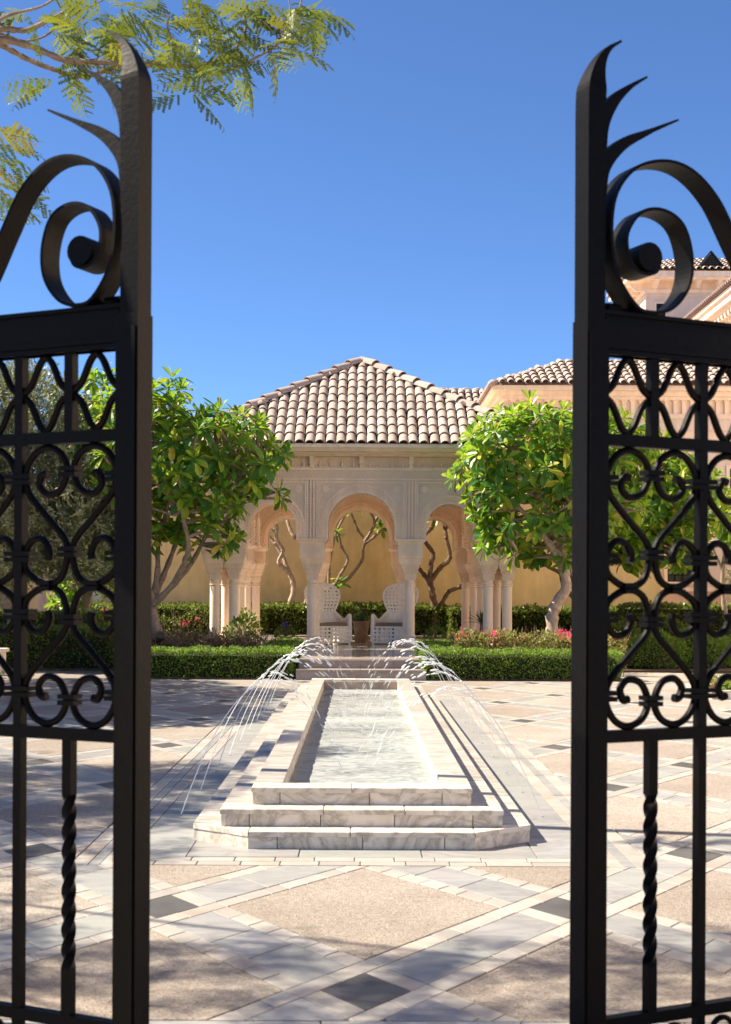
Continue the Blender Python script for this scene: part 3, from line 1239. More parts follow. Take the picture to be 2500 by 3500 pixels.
# brackets and stalactite frieze
brk = MB()
brk.box(-.055, .055, -.20, 0, .20, .27)
brk.box(-.048, .048, -.16, 0, .08, .20)
brk.frustum(0, -.05, 0.0, .08, .035, .05, .045, .05)
brk_me = brk.mesh('bracket', M['lime'])
orn = MB()
for k in range(3):
    x = (-1 + k) * .245
    for (w, z0, zz, d) in ((.118, .05, .165, .075), (.085, .06, .15, .055), (.052, .07, .135, .035)):
        n = 10
        pts = [(x - w, z0)] + [(x + w * math.cos(math.pi - math.pi * j / n), zz + w * .75 * math.sin(math.pi - math.pi * j / n)) for j in range(n + 1)] + [(x + w, z0)]
        orn.strip(pts, d, 0.016)
for k in range(4):
    x = (-1.5 + k) * .245
    orn.frustum(x, -.035, -.02, .05, .012, .03, .022, .04)
    orn.ellipsoid((x, -.05, -.03), .016, .016, .02)
orn_me = orn.mesh('frieze_ornament', M['lime'])
bead = MB()
for k in range(130):
    x = -3.3 + 6.6 * (k + .5) / 130
    bead.frustum(x, -3.375, ZTOP + .022, ZTOP + .060, .018, .012, .014, .006)
bead_me = bead.mesh('dentil_row', M['lime'])

for side in range(4):
    wall = link('arcade_wall', wall_me, pav, (0, 0, 0), (0, 0, side * math.pi / 2))
    for (cx, r, zc) in ARCH:
        bw = 0.19
        o = band_mesh(cx, r - .002, r + .045, zc, WT0 + .002, .03).build('arch_moulding', M['lime'], wall)
        o = band_mesh(cx, r + .045, r + bw, zc, WT0 + .002, .012).build('arch_band', M['lime'], wall)
        stuff(ovals(cx, r + .115, zc, WT0 - .010, .085, int((math.pi * r + .6) / .068), None).build('carved_ovals', M['lime'], wall))
        o = band_mesh(cx, r - .002, r + bw, zc, WT1 - .002, -.012).build('arch_band', M['lime'], wall)
        stuff(ovals(-cx, r + .115, zc, -(WT1 + .010), .085, int((math.pi * r + .6) / .068), None).build('carved_ovals', M['lime'], wall, rot=(0, 0, math.pi)))
        hw = 1.08 - .13 if cx == 0 else .80
        if cx == 0:
            fx0, fx1 = -.95, .95
        else:
            fx0, fx1 = cx - .73, cx + .73
        zf = 3.60
        t = .035
        for (a, c, e, f_) in ((fx0, fx0 + t, ZS + .01, zf), (fx1 - t, fx1, ZS + .01, zf), (fx0 + t + .001, fx1 - t - .001, zf - t, zf)):
            frame_strip(a, c, e, f_, WT0 + .003, .034).build('frame', M['lime'], wall)
        for sg in (-1, 1):
            link('rosette', ros_me, wall, (cx + sg * (.78 if cx == 0 else .555), WT0 - .001, 3.43))
    for xs_ in (-HM, HM):
        for dx in (-.105, -.035, .035, .105):
            frame_strip(xs_ + dx - .017, xs_ + dx + .017, ZS + .01, 3.615, WT0 + .003, .045 if abs(dx) < .05 else .028).build('pilaster_strip', M['lime'], wall)
    frame_strip(-3.37, 3.37, 3.63, 3.665, WT0 + .003, .03).build('rail', M['lime'], wall)
    frame_strip(-3.37, 3.37, ZTOP - .03, ZTOP + .02, WT0 + .003, .045).build('rail', M['lime'], wall)
    stuff(link('dentil_row', bead_me, wall))
    # frieze wall and cornice
    f = MB()
    f.box(-3.30, 3.30, WT0 + .065, WT1 - .05, ZTOP + .02, 4.22)
    f.build('frieze', M['lime_dark'], wall)  # darker stone: shade of the recess behind the ornament, put into the colour
    f = MB()
    for (z0, z1, d0, d1) in ((4.14, 4.175, .19, .23), (4.175, 4.20, .34, .34), (4.20, 4.27, .60, .70)):
        f.add([(-3.36 - d0, WT0 - d0, z0), (3.36 + d0, WT0 - d0, z0), (3.36 + d1, WT0 - d1, z1), (-3.36 - d1, WT0 - d1, z1),
               (-3.36, WT0 + .04, z0), (3.36, WT0 + .04, z0), (3.36, WT0 + .04, z1), (-3.36, WT0 + .04, z1)],
              [(0, 1, 2, 3), (4, 7, 6, 5), (0, 4, 5, 1), (3, 2, 6, 7), (0, 3, 7, 4), (1, 5, 6, 2)])
    f.build('cornice', M['lime'], wall)
    for k in range(7):
        link('bracket', brk_me, wall, (-3.27 + 1.09 * k, WT0 + .067, 3.90))
        if k < 6:
            link('frieze_ornament', orn_me, wall, (-3.27 + 1.09 * (k + .5), WT0 + .067, 3.95))

# soffit
b = MB()
b.box(-4.09, 4.09, -4.09, 4.09, 4.272, 4.352)
b.build('soffit', M['lime'], pav)
b = MB()
b.box(-2.63, 2.63, -2.63, 2.63, 4.10, 4.14)
b.build('ceiling', M['lime'], pav)

# roof
EV, EZ, AZ = 4.12, 4.30, 6.74
slope = math.atan2(AZ - EZ, EV)
roof = MB()
roof.add([(-EV + .08, -EV + .08, EZ + .004), (EV - .08, -EV + .08, EZ + .004), (EV - .08, EV - .08, EZ + .004), (-EV + .08, EV - .08, EZ + .004), (0, 0, AZ - .03)],
         [(0, 1, 4), (1, 2, 4), (2, 3, 4), (3, 0, 4), (3, 2, 1, 0)])
roof_o = roof.build('roof', M['tile_bed'], pav)


def barrel(r0, r1, L, th=0.018, seg=7, lift=0.0):
    """barrel tile lying along +y (uphill), mouth at y=0"""
    m = MB()
    vs, fs = [], []
    for (y, r, h) in ((0, r0, lift), (L, r1, 0.0)):
        for rr in (r, r - th):
            for k in range(seg + 1):
                a = math.pi * k / seg
                vs.append((rr * math.cos(a), y, rr * math.sin(a) * .92 + h))
    n = seg + 1
    for k in range(seg):
        fs.append((k, k + 1, 2 * n + k + 1, 2 * n + k))
        fs.append((k + 1, k, n + k, n + k + 1))
        fs.append((n + k + 1, n + k, 3 * n + k, 3 * n + k + 1))
    m.add(vs, fs)
    return m


NR = 11
LT = math.hypot(EV, AZ - EZ)
ROWL = LT / NR
tile_me = barrel(.110, .101, ROWL * 1.10, .02, 7, .030).mesh('tile', M['tile'], True)
NC = 37
pitch = 2 * EV / NC


def tile_matrix(side, x, s):
    """s: distance up the slope from the eave"""
    c, sn = math.cos(slope), math.sin(slope)
    p = Vector((x, -EV + s * c, EZ + s * sn + .012))
    m = Matrix.Translation(p) @ Matrix.Rotation(slope, 4, 'X')
    return Matrix.Rotation(side * math.pi / 2, 4, 'Z') @ m


tv = np.array([v.co for v in tile_me.vertices])
tf = [tuple(p.vertices) for p in tile_me.polygons]
rest = MB()
for side in range(4):
    for r in range(NR):
        for k in range(NC):
            x = -EV + (k + .5) * pitch
            s = r * ROWL
            if abs(x) > EV - (s + ROWL * .45) * math.cos(slope):
                continue
            mt = tile_matrix(side, x + rng.uniform(-.009, .009), s + rng.uniform(-.02, .02)) @ Matrix.Rotation(rng.uniform(-.035, .035), 4, 'Z') @ Matrix.Rotation(rng.uniform(-.03, .03), 4, 'Y')
            if side == 0:
                o = link('tile', tile_me, roof_o)
                o.matrix_local = mt
            else:
                rest.add([mt @ Vector(v) for v in tv], tf)
stuff(rest.build('tile', M['tile'], roof_o, True))
# hip tiles
hip_me = barrel(.15, .12, .52, .022, 8, .04).mesh('hip_tile', M['tile'], True)
hl = math.sqrt(2 * EV * EV + (AZ - EZ) ** 2)
for side in range(4):
    a = math.atan2(1, 1)
    yaw = [R(-45), R(45), R(135), R(-135)][side]
    cx, cy = [(-1, -1), (1, -1), (1, 1), (-1, 1)][side]
    n = 13
    for k in range(n):
        t = k / n
        p = Vector((cx * EV * (1 - t), cy * EV * (1 - t), EZ + (AZ - EZ) * t + .06))
        el = math.atan2(AZ - EZ, EV * math.sqrt(2))
        m = Matrix.Translation(p) @ Matrix.Rotation(yaw, 4, 'Z') @ Matrix.Rotation(el, 4, 'X')
        o = link('hip_tile', hip_me, roof_o)
        o.matrix_local = m
b = MB()
b.lathe(0, 0, [(.20, AZ - .02), (.19, AZ + .08), (.12, AZ + .14), (.05, AZ + .17)], 12)
b.build('ridge_cap', M['tile'], roof_o, True)

# ---------------------------------------------------------------- wall behind
wl = thing('garden_wall', 'long ochre rendered garden wall behind the pavilion', 'wall', (0, 39.2, 0))
b = MB()
b.box(-13, 8.6, 0, 0.3, -0.05, 3.46)
b.box(-13, 8.6, 0.008, 0.3, 3.475, 4.55)
b.box(-13, 8.6, 0.02, 0.28, 3.46, 3.475)
b.build('wall_face', M['yellow'], wl)
b = MB()
for x0, x1 in splits(-13.05, 8.65, 1.2, 0.02):
    b = MB(); b.box(x0 + .003, x1 - .003, -.06, .36, 4.55, 4.62); b.build('coping_stone', M['lime'], wl)
# ---------------------------------------------------------------- the large building on the right
def hip_roof_tiles(parent, x0, y0, z0, width, rise, run, skew0, n_max, pitch=.26, rowl=.42, face='front'):
    """one sloping tiled face; eave runs along +x from (x0,y0), slope goes back (+y)"""
    sl_ = math.atan2(rise, run)
    L = math.hypot(rise, run)
    rows = max(1, round(L / rowl))
    rl = L / rows
    cols = int(width / pitch)
    me_ = barrel(pitch * .44, pitch * .37, rl * 1.1, .02, 5, .04).mesh('tile', M['tile'], True)
    vv_ = [v.co.copy() for v in me_.vertices]
    ff_ = [tuple(p.vertices) for p in me_.polygons]
    left = MB()
    cnt = 0
    jobs = []
    for r in range(rows):
        for k in range(cols):
            x = (k + .5) * pitch
            s = r * rl
            if skew0 and x < (s + rl * .4) * math.cos(sl_):
                continue
            jobs.append((k, x, s))
    jobs.sort(key=lambda j: j[0])
    for (k, x, s) in jobs:
        m = Matrix.Translation((x0 + x + rng.uniform(-.006, .006), y0 + s * math.cos(sl_), z0 + s * math.sin(sl_))) @ Matrix.Rotation(sl_, 4, 'X') @ Matrix.Rotation(rng.uniform(-.02, .02), 4, 'Z')
        if cnt < n_max:
            o = link('tile', me_, parent)
            o.matrix_local = m
            cnt += 1
        else:
            left.add([m @ v for v in vv_], ff_)
    if left.v:
        stuff(left.build('tile', M['tile'], parent, True))


bd = thing('palace_wing', 'long low pink stone building with tiled roof and slotted cornice, right of the pavilion', 'building', (4.5, 42.0, 0))
W = 8.4
b = MB()
b.box(0, W, 0, 9.0, 1.72, 6.05)
b.build('wall', M['pink'], bd)
b = MB()
b.box(-.03, W, -.06, 9.0, 0, 1.60)
b.build('base_wall', M['pink_warm'], bd)
b = MB()
b.box(-.08, W, -.13, 9.0, 1.60, 1.72)
b.build('ledge', M['lime'], bd)
for (z0, z1, d, mat) in ((6.05, 6.16, .05, 'lime_dark'), (6.50, 6.86, .10, 'pink'), (6.86, 7.0, .14, 'lime_dark'), (6.16, 6.50, .02, 'lime_dark')):
    b = MB(); b.box(-d, W, -d, 9 + d, z0, z1); b.build('string_course', M[mat], bd)
# slotted cornice: row of upright fins over a recessed face
b = MB(); b.box(-.02, W, -.04, 9.0, 7.0, 7.42); b.build('cornice', M['lime_dark'], bd)
fin = MB()
fin.box(-.055, .055, -.07, 0, 0, .36)
fin.frustum(0, -.035, .36, .42, .055, .035, .10, .05)
fin_me = fin.mesh('cornice_fin', M['lime'])
for k in range(60):
    x = .15 + k * .26
    if x < W:
        link('cornice_fin', fin_me, bd, (x, -.04, 7.0))
for k in range(30):
    link('cornice_fin', fin_me, bd, (-.02, .2 + k * .28, 7.0), (0, 0, -math.pi / 2))
b = MB()
for (z0, z1, d) in ((7.42, 7.52, .20), (7.52, 7.66, .30), (7.66, 7.80, .52)):
    b.box(-d, W, -d, 9 + d, z0, z1)
b.build('cornice', M['lime'], bd)
b = MB()
b.add([(-.62, -.62, 7.80), (W, -.62, 7.80), (W, 2.05, 8.90), (2.05, 2.05, 8.90), (-.62, 9.6, 7.80), (2.05, 7.0, 8.90), (W, 7.0, 8.90)],
      [(0, 1, 2, 3), (0, 3, 5, 4), (3, 2, 6, 5)])
rf = b.build('roof', M['tile_bed'], bd)
hip_roof_tiles(rf, -.62, -.66, 7.82, W, 1.12, 2.68, True, 300)
lf = MB()
for k in range(11):
    t = k / 11
    lf.ellipsoid((-.62 + 2.67 * t + .12, -.62 + 2.67 * t + .12, 7.86 + 1.1 * t), .12, .12, .23, (1, 1, .42), 8, 4)
lf.build('hip_tile', M['tile'], rf, True)
lf = MB()
for k in range(14):
    lf.ellipsoid((2.2 + .42 * k, 2.05, 8.92), .10, .12, .23, (1, 0, 0), 8, 4)
stuff(lf.build('ridge_tile', M['tile'], rf, True))
lf = MB()
for k in range(36):
    lf.frustum(-.60, -.45 + .27 * k, 7.79, 7.92, .05, .10, .03, .06)
stuff(lf.build('eave_tile', M['tile'], rf, True))


def window(parent, cx, y, z0, w, h, grille=True, frame_mat='lime'):
    fr = MB()
    fr.box(cx - w / 2 - .10, cx - w / 2, y - .05, y + .02, z0 - .06, z0 + h + .1)
    fr.box(cx + w / 2, cx + w / 2 + .10, y - .05, y + .02, z0 - .06, z0 + h + .1)
    fr.box(cx - w / 2, cx + w / 2, y - .05, y + .02, z0 + h, z0 + h + .1)
    fr.box(cx - w / 2 - .14, cx + w / 2 + .14, y - .09, y + .02, z0 - .14, z0 - .06)
    o = fr.build('window', M[frame_mat], parent)
    p = MB(); p.box(cx - w / 2, cx + w / 2, y - .012, y - .004, z0 - .06, z0 + h); p.build('pane', M['glass'], o)
    if grille:
        q = MB()
        n = max(3, int(w / .2))
        for k in range(n + 1):
            x = cx - w / 2 + w * k / n
            q.box(x - .011, x + .011, y - .045, y - .022, z0 - .05, z0 + h)
        for zz in (.1, .5, .9):
            q.box(cx - w / 2, cx + w / 2, y - .048, y - .026, z0 + h * zz - .011, z0 + h * zz + .011)
        for k in range(n):
            x = cx - w / 2 + w * (k + .5) / n
            for zz in (.3, .7):
                pts = [(x + .07 * math.cos(a) * (1 - a / 14), y - .035, z0 + h * zz + .07 * math.sin(a) * (1 - a / 14)) for a in [j * .6 for j in range(14)]]
                q.tube(pts, .008, 4)
        q.build('grille', M['iron'], o)
    return o


for cx in (7.6 - 4.5, 9.85 - 4.5, 12.1 - 4.5):
    window(bd, cx, -.002, 1.95, .92, 1.5)
    b = MB(); b.box(cx - .95, cx - .68, -.10, -.004, 1.73, 4.2); b.build('pilaster', M['lime'], bd)
for cx in (9.3 - 4.5, 12.9 - 4.5):
    pass
for cx in (3.0, 7.2):
    window(bd, cx, -.002, 4.35, .85, 1.0, True)
pn = MB()
for x in (4.0, 5.4, 6.4):
    pn.box(x - .012, x + .012, -.006, 0, 4.3, 5.9)
pn.build('panel_groove', M['lime_dark'], bd)

# far roof glimpsed between pavilion and wing
fr_ = thing('far_house', 'distant house showing only a strip of tiled roof above the pavilion hip', 'building', (2.4, 50.0, 0.62))
b = MB(); b.box(.3, 6.2, 1.0, 6.0, -.66, 7.2); b.build('wall', M['pink'], fr_)
b = MB(); b.add([(0, .55, 7.0), (6.5, .55, 7.0), (6.5, 3.4, 8.72), (0.3, 3.4, 8.72), (6.5, 6.3, 7.0), (.3, 6.3, 7.0)], [(0, 1, 2, 3), (3, 2, 4, 5), (0, 3, 5)])
r2 = b.build('roof', M['tile_bed'], fr_)
hip_roof_tiles(r2, 0, .5, 7.02, 6.5, 1.74, 2.9, False, 300, .27, .42)
lf = MB()
for k in range(14):
    lf.ellipsoid((.3 + .46 * k, 3.4, 8.76), .11, .13, .25, (1, 0, 0), 8, 4)
lf.build('ridge_tile', M['tile'], r2, True)

# high wing whose sunlit flank runs away to the back
hw = thing('tall_wing', 'tall pale palace wing with a sunlit flank and deep bracketed eaves running back', 'building', (12.75, 5.0, 0.55))
HY = 54.0
b = MB(); b.box(0, 9, 0, HY, -.6, 10.5); b.build('wall', M['pink'], hw)
for (z, d) in ((8.75, .01), (9.0, .01), (7.4, .01)):
    b = MB(); b.box(-.02, 0.0, 0, HY, z, z + .05); b.build('string_course', M['lime_dark'], hw)
b = MB(); b.box(-.05, 0, 0, HY, 9.75, 10.02); b.box(-.12, 9, -.12, HY, 10.40, 10.52)
b.build('cornice', M['lime'], hw)
t_ = MB(); t_.box(-.12, 0, -.055, .055, 0, .28)
den = t_.mesh('dentil', M['lime'])
t_ = MB()
t_.strip([(0, .0), (-.10, .06), (-.16, .18), (-.30, .26), (-.46, .27), (-.5, .36), (0, .36)], .15, .06)
t_.box(-.34, 0, -.075, .075, .12, .33)
brk2 = t_.mesh('bracket', M['lime'])
for k in range(150, int(HY / .25)):
    link('dentil', den, hw, (0, .12 + .25 * k, 9.74))
for k in range(89, int(HY / .42)):
    link('bracket', brk2, hw, (0, .2 + .42 * k, 10.06))
b = MB()
b.box(-.55, 9, -.5, HY, 10.52, 10.62); b.box(-.66, 9, -.6, HY, 10.62, 10.86); b.box(-.76, 9, -.7, HY, 10.86, 11.0)
b.build('cornice', M['lime'], hw)
b = MB(); b.add([(-.85, -.8, 11.0), (-.85, HY, 11.0), (3.5, HY, 12.6), (3.5, 3.2, 12.6), (9, -.8, 11.0), (9, 3.2, 12.6)], [(0, 3, 2, 1), (0, 4, 5, 3)])
r3 = b.build('roof', M['tile_bed'], hw)
lf = barrel(.115, .10, .55, .02, 6, .03).mesh('eave_tile', M['tile'], True)
for k in range(144, int(HY / .26)):
    o = link('eave_tile', lf, r3, (-.9, .1 + .26 * k, 11.02), (R(90) * 0 , 0, R(-90)))
lf = MB()
for r in range(1, 9):
    for k in range(144, int(HY / .26)):
        x, z = -.9 + .5 * r, 11.02 + .5 * r * 1.6 / 4.35
        lf.ellipsoid((x, .1 + .26 * k, z + .02), .10, .10, .30, (1, 0, .36), 6, 3)
stuff(lf.build('tile', M['tile'], r3, True))

# tower
tw = thing('tower', 'square pink palace tower with tiled roof, black gable vent and two small barred windows', 'tower', (11.8, 57.0, 0))
b = MB(); b.box(0, 7, 0, 3.4, 0, 14.0); b.build('wall', M['pink'], tw)
for z in (13.68, 13.88):
    b = MB(); b.box(-.015, 7, -.015, 3.4, z, z + .035); b.build('string_course', M['lime_dark'], tw)
b = MB()
for (z0, z1, d) in ((14.0, 14.12, .10), (14.42, 14.52, .62), (14.52, 14.75, .78)):
    b.box(-d, 7, -d, 3.4 + d, z0, z1)
b.box(0, 7, 0, 3.4, 14.12, 14.42)
b.build('cornice', M['lime'], tw)
t_ = MB(); t_.frustum(0, -.16, .0, .30, .07, .16, .09, .50); tb = t_.mesh('bracket', M['lime'])
for k in range(8):
    link('bracket', tb, tw, (.35 + .86 * k, -.05, 14.12))
for k in range(4):
    link('bracket', tb, tw, (-.05, .3 + .86 * k, 14.12), (0, 0, -R(90)))
b = MB(); b.add([(-.85, -.85, 14.75), (7, -.85, 14.75), (7, 1.7, 15.75), (1.7, 1.7, 15.75), (-.85, 4.25, 14.75), (7, 4.25, 14.75)], [(0, 1, 2, 3), (0, 3, 4), (3, 2, 5, 4)])
r4 = b.build('roof', M['tile_bed'], tw)
hip_roof_tiles(r4, -.85, -.9, 14.77, 7.8, 1.0, 2.55, True, 300, .27, .42)
lf = MB()
for k in range(18):
    lf.frustum(-.84, -.7 + .28 * k, 14.73, 14.9, .05, .10, .03, .06)
lf.build('eave_tile', M['tile'], r4, True)
dm = MB(); dm.add([(2.0, -.6, 14.86), (3.06, -.6, 14.86), (2.53, -.6, 15.50), (2.0, 1.2, 14.9), (3.06, 1.2, 14.9), (2.53, 1.2, 15.50)], [(0, 1, 2), (0, 2, 5, 3), (1, 4, 5, 2)])
d_ = dm.build('gable_vent', M['dark'], tw)
dm = MB()
for k in range(7):
    z = 14.90 + .075 * k
    hw_ = max(.03, (15.48 - z) / .64 * .50)
    dm.box(2.53 - hw_, 2.53 + hw_, -.66, -.605, z, z + .035)
for s in (-1, 1):
    dm.strip([(2.53 + s * .60, 14.84), (2.53, 15.58)], .16, .06)
dm2 = MB()
dm2.v = [(x, y - .6 if abs(y) < .2 else y, z) for x, y, z in dm.v]
dm2.f, dm2.m = dm.f, dm.m
dm2.build('louvre', M['dark'], d_)
for cx in (.62, 2.9):
    window(tw, cx, -.002, 12.98, .38, .57, True, 'pink')

# ---------------------------------------------------------------- left edge: gate pier, lattice door, low wall
pr = thing('gate_pier', 'slim pink stone gate pier beside the wooden lattice door', 'pier', (-8.0, 35.0, 0))
b = MB(); b.box(-.16, .16, -.16, .16, 0, 2.5); b.build('shaft', M['pink'], pr)
b = MB(); b.box(-.2, .2, -.2, .2, 0, .25); b.box(-.21, .21, -.21, .21, 2.5, 2.62); b.build('cap', M['lime'], pr)
b = MB(); b.box(-.05, .05, -.168, -.161, .4, 2.3); b.build('groove', M['pink_warm'], pr)
ld = thing('lattice_door', 'brown wooden lattice door with turned finial posts beyond the left gate leaf', 'gate', (-7.35, 34.6, 0))
b = MB()
for x in (-.42, .42):
    b.box(x - .045, x + .045, -.045, .045, 0, 1.32)
    b.ellipsoid((x, 0, 1.40), .05, .05, .08)
b.build('post', M['wood'], ld)
for z0, z1 in ((.02, .38), (.42, .82), (.86, 1.2)):
    for k in range(2):
        x0 = -.375 + .375 * k
        b = MB(); b.box(x0 + .012, x0 + .363, -.012, .012, z0, z1)
        for i in range(4):
            for j in range(4):
                b.frustum(x0 + .19 + (i - 1.5) * .08, -.016, z0 + .04 + j * (z1 - z0 - .08) / 4, z0 + .02 + (j + 1) * (z1 - z0 - .08) / 4, .03, .008, .012, .004)
        b.build('carved_panel', M['wood'], ld)
lw = thing('low_wall', 'low cream wall behind the hedge at the far left', 'wall', (-13, 33.5, 0))
b = MB(); b.box(-3, 3.9, 0, .3, 0, 1.55); b.build('wall_face', M['yellow'], lw)
b = MB(); b.box(-3, 3.94, -.05, .35, 1.55, 1.63); b.build('coping', M['lime'], lw)
# ---------------------------------------------------------------- wrought iron gate leaves
def gate(sign, X0, Y0, ang, label):
    """local x runs from the free edge outwards, z up; sign mirrors"""
    root = thing('gate_leaf', label, 'gate', (X0, Y0, 0), 0, 'open gate leaves')
    root.rotation_euler = (0, 0, (math.pi - ang) if sign < 0 else ang)
    ir = M['iron']
    # after a turn by pi the local y is flipped; geometry is symmetric in y
    S, B = .078, .034

    def bar(n, x0, x1, z0, z1, d=.022):
        m = MB(); m.box(x0, x1, -d / 2, d / 2, z0, z1)
        return m.build(n, ir, root)
    TOP, RB, RD, RE = 2.335, 1.982, 1.09, .228
    PW = 1.197
    # stile with raised edge fillet and the tall post above it
    m = MB(); m.box(0, S, -S / 2, S / 2, .04, TOP - .02)
    m.box(.006, .020, -S / 2 - .007, -S / 2, .04, TOP - .06); m.box(.006, .020, S / 2, S / 2 + .007, .04, TOP - .06)
    m.build('stile', ir, root)
    m = MB(); m.box(PW, PW + S, -S / 2, S / 2, .02, 2.6); m.build('hinge_stile', ir, root)
    fin = [(0.004, TOP - .06), (0.004, 2.55), (.004, 2.80), (.004, 2.96)]
    pts = [(a + .030, z) for a, z in fin] + [(.040, 3.03), (.060, 3.09), (.092, 3.135), (.140, 3.168)]
    pts = [(p.x, p.z) for p in smooth_path([(a, 0, z) for a, z in pts], 4)]
    n = len(pts)
    tk = [.062 if z < 3.01 else max(.008, .062 * (3.18 - z) / .17) for a, z in pts]
    MB().strip(pts, [.07 if z < 3.01 else max(.012, .07 * (3.20 - z) / .19) for a, z in pts], tk).build('post', ir, root)
    for pts in ([(.060, 2.79), (.066, 2.90), (.105, 2.975), (.165, 3.03), (.235, 3.075)], [(.060, 2.68), (.072, 2.775), (.135, 2.85), (.235, 2.905), (.353, 2.962)]):
        pts = [(p.x, p.z) for p in smooth_path([(a, 0, z) for a, z in pts], 5)]
        n = len(pts)
        MB().strip(pts, [.05 * (1 - .75 * k / n) for k in range(n)], [(.026 + .020 * math.sin(math.pi * min(1, k / n * 1.3))) * (1 - (k / n) ** 2 * .85) for k in range(n)]).build('horn', ir, root)
    # top rail
    m = MB(); m.box(S, PW, -.02, .02, TOP - .118, TOP); m.box(S, PW, -.028, .028, TOP - .10, TOP - .086); m.box(S - .02, PW, -.033, .033, TOP, TOP + .012)
    m.box(S, PW, -.026, .026, TOP - .118, TOP - .104)
    m.build('top_rail', ir, root)
    # big scroll of flat bar standing on the rail
    c = (.205, 2.545)
    key = [(.66, 2.36), (.58, 2.46), (.50, 2.60), (.43, 2.715), (.345, 2.785), (.255, 2.80), (.16, 2.765), (.098, 2.68), (.084, 2.56), (.105, 2.45), (.16, 2.37), (.21, 2.352),
           (.28, 2.37), (.335, 2.44), (.345, 2.53), (.315, 2.62), (.25, 2.655), (.18, 2.64), (.135, 2.575), (.14, 2.505), (.175, 2.465), (.225, 2.47), (.24, 2.51), (.22, 2.535)]
    pts = [(p.x, p.z) for p in smooth_path([(a, 0, z) for a, z in key], 6)]
    kx = 1.0 if sign < 0 else 1.14
    pts = [(.084 + (a - .084) * kx, TOP + .012 + (z - TOP - .012) * (1 + (kx - 1) * .25)) for a, z in pts]
    MB().strip(pts, .082, .010).build('scroll', ir, root)
    m = MB()
    ex, ez = .084 + .121 * kx, 2.512 + (.006 if kx > 1 else 0)
    m.tube([(ex, -.045, ez), (ex, .045, ez)], .044, 16); m.build('scroll_eye', ir, root)
    # spring latch on top of the stile
    m = MB()
    m.tube([(S + .012 + .0055 * k / 6 * 1.0, .020 * math.cos(k), TOP + .022 + .014 * math.sin(k)) for k in [j * .7 for j in range(70)]], .005, 5)
    m.tube([(.01, 0, TOP + .02), (S + .14, 0, TOP + .022)], .008, 6)
    m.build('latch_spring', ir, root)
    # rails
    bar('rail', S, PW, RB - .036, RB, .034)
    bar('rail', S, PW, RD - .036, RD, .034)
    bar('rail', S, PW, RE - .036, RE, .034)
    bar('rail', S, PW, .05, .09, .034)
    per = (PW - S) / 3
    x_main = [S + per, S + 2 * per]
    x_mid = [S + per * (k + .5) for k in range(3)]
    b2 = .030
    for x in x_main:
        bar('bar', x - b2 / 2, x + b2 / 2, RE, TOP - .118, .03)
        bar('bar', x - b2 / 2, x + b2 / 2, .09, RE - .036, .03)
    for x in x_mid:
        bar('bar', x - b2 / 2, x + b2 / 2, RB, TOP - .118, .03)
    # ogee band under the top rail
    r = .0115
    zt, zb = TOP - .125, RB + .005
    zc = (zt + zb) / 2
    xs_ = sorted(x_main + x_mid + [S, PW])
    for a, b_ in zip(xs_[:-1], xs_[1:]):
        m_ = (a + b_) / 2
        h = (b_ - a) / 2
        for (z1, sg) in ((zt, 1), (zb, -1)):
            key = [(a + .008, 0, zc + sg * .004), (a + h * .42, 0, zc + sg * .030), (a + h * .74, 0, zc + sg * .090), (m_ - .004, 0, z1), (m_ + .004, 0, z1),
                   (b_ - h * .74, 0, zc + sg * .090), (b_ - h * .42, 0, zc + sg * .030), (b_ - .008, 0, zc + sg * .004)]
            MB().tube(smooth_path(key, 4), r, 8).build('ogee', ir, root, True)
    # scrollwork: per bay a heart, two pairs of C scrolls, a heart upside down
    H = (RB - .036) - RD
    z_top, z_bot = RB - .036, RD
    zmid = (z_top + z_bot) / 2

    def collar(x, z, w=.030, vert=False):
        m = MB()
        for dz in (-.009, .009):
            m.box(x - w, x + w, -.022, .022, z + dz - .007, z + dz + .007)
        m.build('collar', ir, root)
    hp = per / 2
    for x in x_mid:
        w = hp - .018
        for up in (1, -1):
            zz = lambda d: (z_top - d) if up > 0 else (z_bot + d)
            for s in (-1, 1):
                # heart: from the foot out round the lobe into an inner curl
                key = [(x + s * .006, .318), (x + s * .028, .278), (x + s * w * .55, .215), (x + s * w * .93, .145), (x + s * w * .99, .085), (x + s * w * .80, .030), (x + s * w * .50, .010),
                       (x + s * w * .20, .032), (x + s * .012, .082), (x + s * w * .22, .138), (x + s * w * .50, .152), (x + s * w * .68, .125), (x + s * w * .62, .092), (x + s * w * .50, .092)]
                pts = smooth_path([(a, 0, zz(d)) for a, d in key], 5)
                MB().tube(pts, [r] * (len(pts) - 8) + [r * 1.12] * 8, 8).build('heart_scroll', ir, root, True)
                # C scroll next to the collar between the bays
                key = [(x + s * w * .48, .350), (x + s * w * .46, .325), (x + s * w * .58, .292), (x + s * w * .80, .288), (x + s * w * .98, .325), (x + s * w * .96, .385), (x + s * w * .55, .424),
                       (x + s * w * .20, .405), (x + s * .010, .345), (x + s * .012, .318)]
                pts = smooth_path([(a, 0, zz(d)) for a, d in key], 5)
                MB().tube(pts, [r * 1.12] * 8 + [r] * (len(pts) - 8), 8).build('curl_scroll', ir, root, True)
            collar(x, zz(.085)); collar(x, zz(.326))
        for s in (-1, 1):
            collar(x + s * w * .52, zmid, .024)
    for x in x_main + [S, PW]:
        for d in (.104, .340):
            for z in (z_top - d, z_bot + d):
                collar(x, z, .048)
